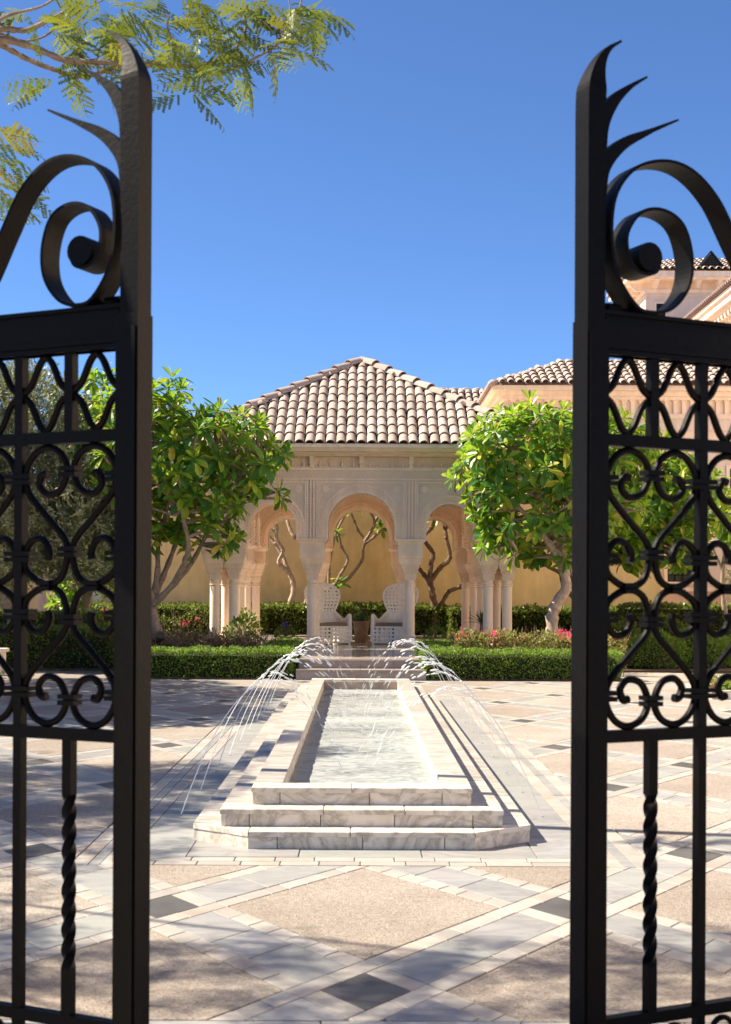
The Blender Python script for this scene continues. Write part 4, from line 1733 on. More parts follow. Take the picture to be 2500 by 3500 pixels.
    # twisted balusters under the scrollwork
    for x in x_mid:
        za, zb_ = RE, RD - .036
        m = MB()
        m.box(x - .016, x + .016, -.016, .016, za, za + .14)
        m.box(x - .016, x + .016, -.016, .016, zb_ - .165, zb_)
        vs, fs = [], []
        n = 90
        for k in range(n + 1):
            z = za + .14 + (zb_ - za - .305) * k / n
            an = 2 * math.pi * 2.2 * k / n
            for q in range(4):
                a = an + q * math.pi / 2 + math.pi / 4
                vs.append((x + .0225 * math.cos(a), .0225 * math.sin(a), z))
        for k in range(n):
            for q in range(4):
                q2 = (q + 1) % 4
                fs.append((k * 4 + q, k * 4 + q2, k * 4 + 4 + q2, k * 4 + 4 + q))
        m.add(vs, fs)
        m.build('twisted_baluster', ir, root)
    # lower band of rings
    for x in x_main + x_mid + [S + per * .25, S + per * .75, S + per * 1.25, S + per * 1.75, S + per * 2.25, S + per * 2.75]:
        pass
    for x in [S + per * (k + .5) / 2 for k in range(6)]:
        pts = [(x + .040 * math.cos(a), 0, .134 + .040 * math.sin(a)) for a in [j * math.pi / 10 for j in range(21)]]
        MB().tube(pts, .009, 6, False).build('ring', ir, root, True)
    return root


gate(-1, -.632, 4.03, R(25), 'black wrought iron gate leaf standing open at the left, scroll and horned post on top')
gate(1, .652, 4.09, R(25), 'black wrought iron gate leaf standing open at the right, scroll and horned post on top')

for s, lab in ((-1, 'stone gate pillar carrying the left gate leaf, just outside the picture'), (1, 'stone gate pillar carrying the right gate leaf, just outside the picture')):
    gp = thing('gate_pillar', lab, 'pillar', (.01 + s * 2.06, 4.56, 0))
    m = MB(); m.box(-.30, .30, -.30, .30, .0, 3.2); m.build('shaft', M['lime'], gp)
    m = MB(); m.box(-.36, .36, -.36, .36, -.03, .28); m.build('plinth', M['lime'], gp)
    m = MB(); m.frustum(0, 0, 3.2, 3.3, .31, .31, .40, .40); m.frustum(0, 0, 3.3, 3.42, .40, .40, .40, .40); m.build('cap', M['lime'], gp)
# ---------------------------------------------------------------- plants
def limb(name, pts, r0, r1, mat, parent, seg=7, n=5):
    P = smooth_path(pts, n)
    k = len(P)
    rad = [r0 + (r1 - r0) * i / (k - 1) for i in range(k)]
    rad = [r * (1 + .10 * math.sin(i * 1.7) + .06 * math.sin(i * 4.1)) for i, r in enumerate(rad)]
    b = MB()
    b.tube(P, rad, seg)
    return b.build(name, M[mat], parent, True)


def leaf_mesh(L, W, droop, name='leaf'):
    """broad leaf folded along the midrib, 3 stations"""
    st = [(0, .12), (.30, .62), (.62, 1.0), (.86, .72), (1.0, .04)]
    v, f = [], []
    for t, w in st:
        y = L * t
        z = -droop * t * t * L
        h = W * w / 2
        v += [(-h, y, z + h * .35), (0, y, z), (h, y, z + h * .35)]
    for i in range(len(st) - 1):
        a = i * 3
        f += [(a, a + 1, a + 4, a + 3), (a + 1, a + 2, a + 5, a + 4)]
    me = bpy.data.meshes.new(name)
    me.from_pydata(v, [], f)
    me.materials.append(M['plumeria'])
    return me


LEAFM = [leaf_mesh(1, .40, .10), leaf_mesh(1, .43, .28), leaf_mesh(1, .37, .0), leaf_mesh(1, .42, .45)]
LEAFV = [(np.array([v.co for v in m.vertices]), [tuple(p.vertices) for p in m.polygons]) for m in LEAFM]


def rosettes(parent, tips, dirs, Lm, n_obj, seed):
    """leaf whorls at branch tips; the n_obj leaves nearest the gate are objects, the rest one mesh"""
    rr = random.Random(seed)
    jobs = []
    for p, d in zip(tips, dirs):
        d = Vector(d).normalized()
        u = d.orthogonal().normalized()
        w = d.cross(u)
        n = rr.randint(11, 15)
        ph = rr.uniform(0, 6.28)
        sc = rr.uniform(.8, 1.15)
        for k in range(n):
            t = k / (n - 1)
            an = ph + k * 2.4
            el = R(72 - 88 * t + rr.uniform(-10, 10))           # inner leaves upright, outer ones spread and hang
            dr = (u * math.cos(an) + w * math.sin(an)) * math.cos(el) + d * math.sin(el)
            dr = (dr + Vector((0, 0, -.28 * t))).normalized()
            up = (d * .9 - dr * dr.dot(d) + Vector((0, 0, .25)))
            up = (up - dr * up.dot(dr)).normalized()
            x = dr.cross(up).normalized()
            L = Lm * sc * (.62 + .45 * min(1, t * 1.8)) * rr.uniform(.85, 1.12)
            base = Vector(p) + d * (.07 * (1 - t)) + dr * .02
            m = Matrix(((x.x, dr.x, up.x, base.x), (x.y, dr.y, up.y, base.y), (x.z, dr.z, up.z, base.z), (0, 0, 0, 1))) @ Matrix.Scale(L, 4)
            jobs.append((base.y - (0.35 * dr.z), rr.randrange(4), m))
    jobs.sort(key=lambda j: j[0])
    rest = MB()
    for i, (y, q, m) in enumerate(jobs):
        if i < n_obj:
            o = link('leaf', LEAFM[q], parent)
            o.matrix_local = m
        else:
            vv_, ff_ = LEAFV[q]
            rest.add([m @ Vector(v) for v in vv_], ff_)
    if rest.v:
        stuff(rest.build('leaf', M['plumeria'], parent))


def plumeria(label, base, trunk_pts, limbs, blobs, n_tips, Lm, seed, mat='bark', n_obj=300, group=None, tr=.11):
    """blobs: list of (centre, radii) of the crown in world space"""
    rr = random.Random(seed)
    base = Vector(base)
    t = thing('plumeria_tree', label, 'tree', base, 0, group)
    limb('trunk', [Vector(p) - base for p in trunk_pts], tr, tr * .6, mat, t, 9)
    nodes = [Vector(p) - base for p in smooth_path(trunk_pts, 4)][2:]
    for L_ in limbs:
        limb('limb', [Vector(p) - base for p in L_], tr * .55, tr * .22, mat, t)
        nodes += [Vector(p) - base for p in smooth_path(L_, 3)]
    tips, dirs = [], []
    vol = [b[1][0] * b[1][1] * b[1][2] for b in blobs]
    tries = 0
    while len(tips) < n_tips and tries < 20000:
        tries += 1
        c, ra = rr.choices(blobs, vol)[0]
        d = Vector((rr.gauss(0, 1), rr.gauss(0, 1), rr.gauss(0, 1))).normalized()
        k = rr.uniform(.55, 1.0) ** .5 if rr.random() < .8 else rr.uniform(1.0, 1.22)
        p = Vector((c[0] + d.x * ra[0] * k, c[1] + d.y * ra[1] * k, c[2] + d.z * ra[2] * k)) - base
        q = p + base
        deep = any(((q.x - c2[0]) / r2[0]) ** 2 + ((q.y - c2[1]) / r2[1]) ** 2 + ((q.z - c2[2]) / r2[2]) ** 2 < .42 for c2, r2 in blobs)
        if deep:
            continue
        if any((p - o).length < Lm * .68 for o in tips):
            continue
        tips.append(p)
        dd = Vector((d.x / ra[0], d.y / ra[1], d.z / ra[2])).normalized()
        dirs.append((dd * .8 + Vector((0, 0, .55)) + Vector((rr.gauss(0, .2), rr.gauss(0, .2), rr.gauss(0, .2)))).normalized())
    tw = MB()
    for p, d in zip(tips, dirs):
        nd = min(nodes, key=lambda q: (q - p).length + .6 * max(0, q.z - p.z))
        L = (nd - p).length
        mid = (nd + p) / 2 - d * L * .12 + Vector((rr.gauss(0, .05), rr.gauss(0, .05), rr.gauss(0, .05)))
        tw.tube(smooth_path([nd, mid, p], 3), [.035, .033, .031, .029, .027, .025, .022], 5)
    stuff(tw.build('twig', M[mat], t, True))
    rosettes(t, tips, dirs, Lm, n_obj, seed + 5)
    # a few small white flowers
    fl = MB()
    for i in range(max(2, n_tips // 14)):
        k = rr.randrange(len(tips))
        p, d = tips[k], dirs[k]
        c = p + d * (Lm * .95)
        for q in range(5):
            a = q * 1.2566
            u = d.orthogonal().normalized()
            w = d.cross(u)
            e = (u * math.cos(a) + w * math.sin(a))
            f2 = (u * math.cos(a + .6) + w * math.sin(a + .6))
            fl.add([c, c + e * .05, c + (e + f2) * .038 + d * .01, c + f2 * .03], [(0, 1, 2, 3)])
    stuff(fl.build('flower', M['white'], t))
    return t


YL = 27.0
plumeria('leafy plumeria tree with thick bare limbs in front of the pavilion left side', at(548, 2240, YL),
         [at(548, 2250, YL), at(543, 2190, YL), at(530, 2130, YL), at(523, 2080, YL + .1), at(528, 2040, YL)],
         [[at(528, 2065, YL), at(600, 1990, YL - .2), at(655, 1925, YL - .3), at(690, 1860, YL - .3), at(730, 1780, YL - .2)],
          [at(526, 2040, YL), at(560, 1965, YL + .3), at(590, 1890, YL + .5), at(640, 1760, YL + .6), at(760, 1600, YL + .5)],
          [at(526, 2040, YL), at(540, 1950, YL), at(545, 1850, YL + .2), at(600, 1620, YL)],
          [at(526, 2050, YL), at(480, 1960, YL - .3), at(430, 1850, YL - .4), at(420, 1650, YL - .4)],
          [at(600, 1990, YL - .2), at(645, 1880, YL - .7), at(620, 1740, YL - .9)],
          [at(715, 1800, YL - .2), at(800, 1640, YL), at(890, 1560, YL)],
          [at(640, 1760, YL + .6), at(560, 1560, YL + .4), at(520, 1450, YL)]],
         [(at(520, 1530, YL), (1.25, 1.4, 1.15)), (at(690, 1530, YL), (1.05, 1.25, .85)), (at(830, 1560, YL), (.75, .9, .85)), (at(640, 1720, YL - .2), (1.0, 1.2, .75)),
          (at(450, 1640, YL), (1.0, 1.2, 1.1)), (at(720, 1830, YL - .3), (.5, .6, .35)), (at(915, 1660, YL), (.34, .5, .40))],
         235, .305, 3, 'bark', 300, 'leafy plumeria trees round the pavilion', .13)
YR = 28.0
plumeria('dense plumeria tree with pale trunk in front of the pavilion right side', at(1890, 2170, YR),
         [at(1890, 2185, YR), at(1888, 2110, YR), at(1906, 2060, YR), at(1936, 2010, YR), at(1930, 1950, YR), at(1922, 1890, YR), at(1930, 1780, YR)],
         [[at(1930, 1960, YR), at(1880, 1860, YR - .3), at(1780, 1740, YR - .4), at(1680, 1660, YR - .4)],
          [at(1925, 1900, YR), at(1850, 1700, YR), at(1780, 1560, YR), at(1740, 1480, YR)],
          [at(1930, 1850, YR), at(1960, 1650, YR), at(1950, 1480, YR)],
          [at(1930, 1930, YR), at(2020, 1800, YR), at(2100, 1650, YR), at(2130, 1520, YR)],
          [at(1860, 1720, YR), at(1800, 1800, YR - .6), at(1750, 1850, YR - .7)]],
         [(at(1830, 1560, YR), (1.35, 1.4, 1.0)), (at(2010, 1550, YR), (1.25, 1.3, 1.05)), (at(1695, 1640, YR), (.78, 1.0, .80)), (at(1800, 1750, YR), (1.1, 1.2, .75)),
          (at(2000, 1720, YR), (1.2, 1.3, .85)), (at(1620, 1650, YR), (.42, .6, .4)), (at(1850, 1870, YR - .2), (.75, .7, .32))],
         265, .305, 9, 'bark_pale', 300, 'leafy plumeria trees round the pavilion', .14)
YB = 31.0
plumeria('darker plumeria tree behind the right gate leaf, before the palace wing', at(2010, 2110, YB),
         [at(1990, 2120, YB), at(1985, 2070, YB), at(1998, 2030, YB), at(2015, 1960, YB)],
         [[at(1985, 2060, YB), at(1930, 2010, YB), at(1915, 1960, YB), at(1870, 1935, YB), at(1845, 1900, YB)],
          [at(1990, 2050, YB), at(1950, 1980, YB), at(1945, 1900, YB), at(1950, 1850, YB)],
          [at(2000, 2020, YB), at(2040, 1960, YB), at(2080, 1870, YB), at(2180, 1760, YB)],
          [at(2010, 1980, YB), at(2120, 1900, YB + .3), at(2220, 1840, YB), at(2330, 1740, YB)],
          [at(2015, 1960, YB), at(2140, 1700, YB), at(2160, 1600, YB)]],
         [(at(2200, 1680, YB), (1.15, 1.3, .95)), (at(2320, 1700, YB), (1.05, 1.2, .85)), (at(2140, 1800, YB), (1.1, 1.1, .75)), (at(2260, 1850, YB), (1.1, 1.1, .62)), (at(2110, 1560, YB + .2), (.7, .9, .75))],
         190, .33, 21, 'bark_dark', 300, 'leafy plumeria trees round the pavilion', .12)
YC = 30.0
plumeria('yellowing plumeria tree with leaning trunks behind the left gate leaf', at(294, 2150, YC),
         [at(294, 2170, YC), at(292, 2090, YC), at(300, 2040, YC), at(318, 1990, YC)],
         [[at(300, 2040, YC), at(330, 1960, YC), at(300, 1900, YC), at(280, 1870, YC)], [at(310, 2010, YC), at(360, 1960, YC), at(390, 1900, YC)],
          [at(318, 1990, YC), at(360, 1800, YC), at(330, 1500, YC)], [at(296, 2060, YC), at(250, 1960, YC), at(180, 1890, YC)]],
         [(at(340, 1400, YC), (.72, 1.0, .75)), (at(380, 1500, YC), (.7, 1.0, .8)), (at(290, 1880, YC - .4), (.9, .9, .35)), (at(190, 1900, YC - .3), (.8, .9, .3)), (at(370, 1960, YC), (.5, .6, .3)), (at(250, 2010, YC), (.42, .5, .45))],
         100, .33, 33, 'bark', 300, 'leafy plumeria trees round the pavilion', .12)
plumeria('small leafy shrub of plumeria at the far right edge by the palace windows', at(2480, 2100, 33),
         [at(2480, 2110, 33), at(2470, 2000, 33), at(2475, 1900, 33)], [[at(2470, 1950, 33), at(2430, 1850, 33), at(2440, 1780, 33)]],
         [(at(2490, 1790, 33), (.55, .8, .7)), (at(2470, 1690, 33), (.35, .5, .4))], 26, .33, 41, 'bark', 200, None, .07)

# bare plumerias between pavilion and ochre wall
def c4(x, y):
    return 800 + x * .585, 1180 + y * .585


def bare(label, trunk, limbs, leaves, Y, mat, r=.115):
    base = at(*c4(*trunk[0]), Y)
    base.z = 0
    t = thing('bare_plumeria', label, 'tree', base, 0, 'bare plumerias behind the pavilion')
    P = [base] + [at(*c4(*q), Y) for q in trunk]
    limb('trunk', [p - base for p in P], r, r * .72, mat, t, 9)
    for k, L_ in enumerate(limbs):
        pp = [at(*c4(*q), Y + (-.3 if k % 2 else .3) * i / len(L_)) - base for i, q in enumerate(L_)]
        limb('limb', pp, r * .66, r * .34, mat, t, 8)
        # knuckles where old shoots fell off
        for p in pp[1:-1]:
            kb = MB()
            kb.ellipsoid(p, r * .62, r * .62, r * .7, (rng.gauss(0, .5), rng.gauss(0, .5), 1), 7, 4)
            kb.build('knuckle', M[mat], t, True)
    tips, dirs = [], []
    for q in leaves:
        tips.append(at(*c4(*q), Y) - base)
        dirs.append(Vector((rng.gauss(0, .3), -.4, 1)))
    if tips:
        rosettes(t, tips, dirs, .30, 300, 5)


bare('bare knotty pale plumeria seen through the left side arch',
     [(322, 1570), (330, 1510), (350, 1440), (345, 1380), (325, 1330)],
     [[(325, 1330), (300, 1270), (285, 1235), (240, 1160), (195, 1100), (150, 1030)], [(335, 1345), (300, 1305), (262, 1268), (287, 1200), (250, 1130), (252, 1070), (243, 1020), (250, 960)],
      [(252, 1090), (205, 1060), (180, 1030)], [(240, 1030), (265, 1000), (300, 960)], [(360, 1130), (330, 1080), (310, 1010), (305, 950)]],
     [(243, 900), (150, 980), (300, 920)], 38.2, 'bark_pale', .10)
bare('bare plumeria with a lone tuft of leaves seen through the middle arch',
     [(400, 1580), (415, 1530), (440, 1470), (520, 1440)],
     [[(440, 1470), (545, 1410), (556, 1290), (575, 1180), (600, 1090), (658, 975), (670, 930)],
      [(520, 1440), (585, 1400), (622, 1340), (665, 1255), (630, 1180), (612, 1110), (590, 1080)],
      [(520, 1445), (600, 1405), (660, 1372), (745, 1265), (755, 1200), (765, 1140), (725, 1080), (705, 1030), (680, 965)],
      [(765, 1145), (800, 1090), (823, 1030), (785, 950), (770, 900)], [(823, 1030), (850, 985)], [(768, 1155), (820, 1120), (865, 1078)]],
     [(868, 1072), (600, 1105), (618, 1395), (690, 940), (780, 890)], 38.4, 'bark', .08)
bare('dark bare plumeria with a low sideways limb seen through the right side arch',
     [(1180, 1600), (1178, 1540), (1165, 1480), (1155, 1420), (1140, 1370)],
     [[(1140, 1375), (1110, 1340), (1075, 1290), (1040, 1200)], [(1145, 1375), (1150, 1290), (1162, 1215), (1110, 1130), (1150, 1070), (1168, 1010), (1180, 950)],
      [(1150, 1375), (1205, 1300), (1262, 1240), (1240, 1120), (1235, 1060), (1215, 1010), (1210, 950)], [(1240, 1060), (1262, 1045)],
      [(1185, 1570), (1215, 1510), (1258, 1440), (1325, 1412), (1345, 1380)]],
     [(1180, 930), (1212, 930), (1190, 1012)], 38.0, 'bark_dark', .115)


# ---- hedges, shrubs, flower beds
def box_leaves(x0, x1, y0, y1, z0, z1, n, L, W, seed, jag=.03, up=.25, roundc=0.0):
    g = np.random.default_rng(seed)
    A = np.array([(x1 - x0) * (z1 - z0), (y1 - y0) * (z1 - z0), (y1 - y0) * (z1 - z0), (x1 - x0) * (y1 - y0)])
    f = g.choice(4, n, p=A / A.sum())
    u, w = g.random(n), g.random(n)
    P = np.empty((n, 3)); D = np.empty((n, 3))
    X, Y, Z = x0 + u * (x1 - x0), y0 + u * (y1 - y0), z0 + w * (z1 - z0)
    for k, (px, py, pz, d) in enumerate(((X, np.full(n, y0), Z, (0, -1, up)), (np.full(n, x0), Y, Z, (-1, 0, up)), (np.full(n, x1), Y, Z, (1, 0, up)), (X, y0 + w * (y1 - y0), np.full(n, z1), (0, 0, 1)))):
        s = f == k
        P[s] = np.stack([px, py, pz], -1)[s]
        D[s] = d
    # uneven clipped surface
    for i, p in enumerate(P):
        h = noise.noise(Vector(p) * 2.3) * jag + noise.noise(Vector(p) * 7.0) * jag * .6
        P[i] += D[i] * h
    P += g.normal(0, jag * .35, P.shape)
    D += g.normal(0, .55, D.shape)
    P -= unit(D) * L * .4
    return leaf_quads(P, D, L * g.uniform(.7, 1.3, n), W * g.uniform(.7, 1.2, n))


def hedge(label, boxes, dens, L, W, mat, seed, jag=.05, name='hedge', cat='hedge'):
    q = []
    core = MB()
    for i, (x0, x1, y0, y1, z1) in enumerate(boxes):
        n = int(dens * ((x1 - x0) * z1 + (x1 - x0) * (y1 - y0) + 2 * (y1 - y0) * z1))
        q.append(box_leaves(x0, x1, y0, y1, .02, z1, n, L, W, seed + i, jag))
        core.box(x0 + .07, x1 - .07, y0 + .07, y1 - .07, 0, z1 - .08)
    x0, y0 = boxes[0][0], boxes[0][2]
    t = thing(name, label, cat)
    stuff(quads('foliage', np.concatenate(q), M[mat], t))
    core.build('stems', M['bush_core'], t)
    return t


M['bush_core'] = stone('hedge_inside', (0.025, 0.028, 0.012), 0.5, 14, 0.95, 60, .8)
# soil beds
so_ = MB()
so_.box(-4.3, -1.14, 23.64, 31, -.04, .03); so_.box(1.14, 4.6, 23.64, 31, -.04, .03); so_.box(-13, -3.9, 38, 39.1, -.04, .03)
so_.box(-14, -4.35, 26.1, 39, -.045, .035); so_.box(4.75, 14, 26.5, 41.9, -.045, .035)
structure(so_.build('soil_bed', M['soil']))
pth = MB(); pth.box(-14, -4.3, 23.76, 26.08, -.05, -.004); pth.box(4.62, 14, 23.76, 26.48, -.05, -.004)
structure(pth.build('path', M['agg']))

hedge('low clipped shaded green hedge left of the platform steps', [(-4.15, -1.18, 23.70, 24.75, .48), (-1.78, -1.20, 24.75, 28.9, .50)], 2600, .040, .026, 'hedge', 51)
hedge('low clipped bright green hedge right of the platform steps', [(1.10, 4.50, 23.66, 24.75, .48), (1.20, 1.80, 24.75, 28.9, .50)], 2600, .040, .026, 'hedge', 61)
hedge('dark leafy hedge along the ochre wall, left of the pavilion', [(-8.2, -2.6, 37.6, 38.9, 1.10)], 800, .09, .06, 'bush', 71, .08)
hedge('dark leafy hedge along the ochre wall, behind the two chairs', [(-2.55, 2.4, 37.9, 38.9, 1.12)], 900, .09, .06, 'bush', 73, .08)
hedge('dark leafy hedge along the ochre wall, right of the pavilion', [(2.45, 9.0, 37.4, 38.9, 1.08)], 800, .09, .06, 'bush', 75, .07)
hedge('dark untrimmed shrubbery behind the left gate leaf, across the path', [(-9.5, -4.75, 26.3, 27.6, .75), (-9.5, -5.4, 27.6, 29.5, 1.0)], 1300, .06, .04, 'bush', 81, .10, 'shrubbery', 'shrubs')
hedge('tall dark hedge under the palace windows at the right', [(6.4, 14, 33.0, 34.0, 1.22)], 700, .09, .06, 'bush', 83, .06)
hedge('sunny leafy shrubs in front of the low cream wall at the far left', [(-14, -8.6, 31.2, 32.4, 1.0)], 900, .08, .055, 'bush', 85, .10, 'shrubbery', 'shrubs')


def ball_leaves(c, r, n, L, W, seed, up=.3):
    g = np.random.default_rng(seed)
    d = unit(g.normal(size=(n, 3)))
    d[:, 2] = np.abs(d[:, 2]) * .95 - .05
    k = (.72 + .28 * g.random(n) ** .5)[:, None]
    bumpy = np.array([noise.noise(Vector(x) * 2.1 + Vector(c)) for x in d])[:, None] * .16
    P = np.array(c) + d * np.array(r) * (k + bumpy)
    D = d + np.array([0, 0, up]) + g.normal(0, .5, d.shape)
    return leaf_quads(P, D, L * g.uniform(.7, 1.3, n), W * g.uniform(.7, 1.2, n))


def bush(label, balls, mat, L, W, dens, seed, name='bush', cat='bush'):
    t = thing(name, label, cat)
    q = []
    co = MB()
    for i, (c, r) in enumerate(balls):
        q.append(ball_leaves(c, r, int(dens * r[0] * r[2] * 6), L, W, seed + i))
        co.ellipsoid(c, r[0] * .72, r[1] * .72, r[2] * .75, (0, 0, 1), 10, 6)
    stuff(quads('foliage', np.concatenate(q), M[mat], t))
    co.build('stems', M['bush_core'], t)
    return t


bush('rounded soft green shrub beside the path behind the right gate leaf', [((5.9, 27.6, .1), (.75, .7, .72)), ((6.9, 27.9, .1), (.8, .7, .8)), ((7.8, 28.2, .1), (.6, .6, .62))], 'hedge', .05, .03, 1900, 91)
bush('clump of dark shrubs behind the soft green shrub at the right', [((5.5, 29.4, .1), (.7, .6, .95)), ((6.6, 29.8, .1), (.8, .6, 1.0)), ((8.6, 29.8, .1), (1.1, .6, .95))], 'bush', .07, .045, 1300, 95)


def flower_bed(label, x0, x1, y0, y1, h, leafm, petalm, n_fl, n_leaf, n_twig, seed, fl_r=.055, name='flower_bed', cat='flower bed'):
    g = np.random.default_rng(seed)
    t = thing(name, label, cat)
    u = g.random((n_leaf, 3))
    X = x0 + u[:, 0] * (x1 - x0)
    Y = y0 + u[:, 1] * (y1 - y0)
    top = np.array([h * (.78 + .32 * noise.noise(Vector((x * 1.3, y * 1.3, seed)))) for x, y in zip(X, Y)])
    Z = top * (1 - .75 * u[:, 2] ** 1.6)
    front = g.random(n_leaf) < .35
    Y = np.where(front, y0 + g.normal(0, .05, n_leaf), Y)
    P = np.stack([X, Y, Z], -1)
    D = g.normal(0, .7, P.shape) + np.array([0, -.2, .5])
    stuff(quads('foliage', leaf_quads(P, D, .062 * g.uniform(.6, 1.3, n_leaf), .042 * g.uniform(.6, 1.2, n_leaf)), M[leafm], t))
    tw = MB()
    for k in range(n_twig):
        x, y = g.uniform(x0, x1), g.uniform(y0, y1)
        a = Vector((x, y, 0))
        b_ = a + Vector((g.normal(0, .22), g.normal(0, .15) - .05, h * g.uniform(.6, 1.05)))
        mid = (a + b_) / 2 + Vector((g.normal(0, .08), g.normal(0, .08), .03))
        tw.tube([a, mid, b_], [.008, .006, .003], 4, False)
        for q in range(2):
            c = mid + Vector((g.normal(0, .16), g.normal(0, .12), g.uniform(0, .2)))
            tw.tube([mid, c], [.005, .002], 3, False)
    stuff(tw.build('twigs', M['twig'], t))
    for k in range(n_fl):
        x, y = g.uniform(x0 + .1, x1 - .1), y0 + (y1 - y0) * g.random() ** 1.6
        z = h * (.80 + .32 * noise.noise(Vector((x * 1.3, y * 1.3, seed)))) * g.uniform(.7, 1.08)
        m_ = g.integers(14, 40)
        c = np.array([x, y - .03, z]) + g.normal(0, fl_r, (m_, 3)) * np.array([1.2, .8, .9])
        quads('blossom', leaf_quads(c, g.normal(size=(m_, 3)), .05, .045), M[petalm], t)
    return t


flower_bed('sunlit bed of bougainvillea with pink blossoms behind the right hedge', 1.75, 4.9, 25.2, 27.6, .86, 'boug', 'petal', 22, 9000, 260, 101)
flower_bed('half dry brown bougainvillea bed in shade behind the left hedge', -4.25, -1.85, 25.2, 27.4, .80, 'dry', 'petal', 0, 3600, 620, 111)
flower_bed('straggly pink flowered shrubs along the ochre wall at the left', -8.0, -3.0, 37.2, 37.7, 1.2, 'bush', 'petal', 8, 2600, 60, 121)
flower_bed('small bed of red flowers at the far right edge of the court', 5.25, 6.6, 19.9, 21.0, .32, 'hedge', 'red_petal', 26, 2600, 30, 131, .05)
kb = thing('planter_kerb', 'low white marble kerb round the red flower bed at the right', 'kerb', (5.9, 20.4, 0))
for (x0, x1, y0, y1) in ((-.85, .9, -.72, -.60), (-.85, .9, .70, .82), (-.85, -.73, -.595, .695)):
    m = MB(); m.box(x0, x1, y0, y1, -.02, .13); m.build('kerb_stone', M['slab_white'], kb)
flower_bed('small bed of red flowers at the far left edge of the court', -7.2, -5.55, 20.2, 21.6, .32, 'hedge', 'red_petal', 10, 2600, 30, 141, .05)
pk = thing('planter_wall', 'low cream stone planter wall beyond the shaded court at the far left', 'wall', (-7.1, 24.6, 0))
m = MB(); m.box(-2.5, .75, -.12, .12, 0, .42); m.build('wall_face', M['lime'], pk)
m = MB(); m.box(-2.5, .80, -.16, .16, .42, .48); m.build('coping', M['lime'], pk)

# ---- olive tree at the left
ot = thing('olive_tree', 'big silvery grey green olive tree behind the left gate leaf', 'tree', (-6.9, 27.2, 0))
limb('trunk', [(0, 0, 0), (.1, .1, .8), (-.1, 0, 1.6), (.1, .1, 2.6)], .22, .14, 'bark', ot, 9)
ob = [((-.5, 0, 3.7), (1.7, 1.6, 1.9)), ((.8, -.1, 3.2), (1.35, 1.3, 1.5)), ((.25, -.2, 4.7), (1.1, 1.1, 1.05)), ((-1.8, 0, 4.3), (1.5, 1.4, 1.7)), ((1.5, -.1, 2.7), (.75, .8, .9)), ((-.6, -.4, 2.5), (1.5, 1.2, .9))]
for c, r in ob[:5]:
    limb('limb', [(0.05, .05, 1.9), (c[0] * .5, c[1] * .5, (1.9 + c[2]) / 2), c], .09, .03, 'bark', ot)
g = np.random.default_rng(5)
Q = []
for i, (c, r) in enumerate(ob):
    n = int(23000 * r[0] * r[2] / 2.4)
    ns = 520
    sd = unit(g.normal(size=(ns, 3)))
    sp = np.array(c) + sd * np.array(r) * (.5 + .5 * g.random((ns, 1)) ** .45)
    sdir = unit(sd * .6 + np.array([0, 0, .45]) + g.normal(0, .45, sd.shape))
    k = g.integers(0, ns, n)
    t_ = g.random((n, 1)) * .55
    P = sp[k] + sdir[k] * t_ + g.normal(0, .035, (n, 3))
    D = sdir[k] + g.normal(0, .55, (n, 3))
    Q.append(leaf_quads(P, D, .11 * g.uniform(.7, 1.3, n), .034))
stuff(quads('crown', np.concatenate(Q), M['olive'], ot))
ot2 = copy_tree(ot)
ot2.name = 'olive_tree'
ot2.location = (12.3, 38.0, -1.6)
ot2.scale = (.6, .6, .75)
ot2['label'] = 'small silvery olive tree at the right edge before the palace windows'

# ---- feathery tree reaching in at the top left
YF = 9.3
fb = Vector((-6.3, 10.4, 0))
ftree = thing('feathery_tree', 'feathery leaved tree whose yellowing branches reach in over the left gate leaf', 'tree', fb)
def c1(x, y):
    return x * .7697, y * .7697
def fl_(name, pts, r0, r1, Y=YF, dy=.0):
    P = [at(*c1(*q), Y + dy * i) - fb for i, q in enumerate(pts)]
    limb(name, P, r0, r1, 'bark', ftree, 7)
    return P
limb('trunk', [(0, 0, 0), (-.1, .05, 1.5), (.05, -.1, 3.0), (-.05, -.2, 4.2)], .20, .13, 'bark', ftree, 9)
limb('limb', [Vector((-.05, -.2, 4.0)), at(*c1(-260, 150), YF) - fb, at(*c1(-10, 168), YF) - fb], .09, .026, 'bark', ftree)
limb('limb', [Vector((-.05, -.2, 4.1)), at(*c1(-260, 90), YF) - fb, at(*c1(-10, 128), YF) - fb], .08, .022, 'bark', ftree)
segs = []
segs += [fl_('branch', [(-20, 172), (110, 196), (220, 240), (300, 268), (460, 276), (600, 290), (700, 290), (830, 296), (960, 272), (1060, 200), (1092, 120), (1080, 30), (1090, -60)], .026, .007)]
segs += [fl_('branch', [(-20, 185), (60, 228), (130, 265), (250, 312), (370, 340), (480, 312), (560, 275), (640, 280), (760, 262), (860, 270)], .022, .008, YF + .15)]
segs += [fl_('branch', [(860, 296), (900, 312), (960, 326), (1040, 306), (1150, 250), (1240, 190), (1310, 80), (1345, -10)], .014, .006)]
segs += [fl_('branch', [(-20, 124), (60, 132), (130, 130), (250, 72), (330, 30), (400, -30)], .024, .008, YF - .1)]
segs += [fl_('branch', [(-20, 142), (40, 160), (110, 182), (200, 160), (300, 82), (440, 10), (520, -40)], .010, .005, YF + .1)]
segs += [fl_('branch', [(800, 245), (770, 190), (745, 120), (750, 60), (700, 20)], .008, .004)]
segs += [fl_('branch', [(-20, 95), (60, 60), (180, 30), (280, -30)], .014, .006, YF - .2)]
segs += [fl_('branch', [(880, 300), (870, 325), (900, 345)], .005, .003)]
segs += [fl_('branch', [(1290, 120), (1290, 40), (1280, -20)], .006, .004)]
segs += [fl_('branch', [(690, 330), (730, 370), (780, 400)], .004, .002)]
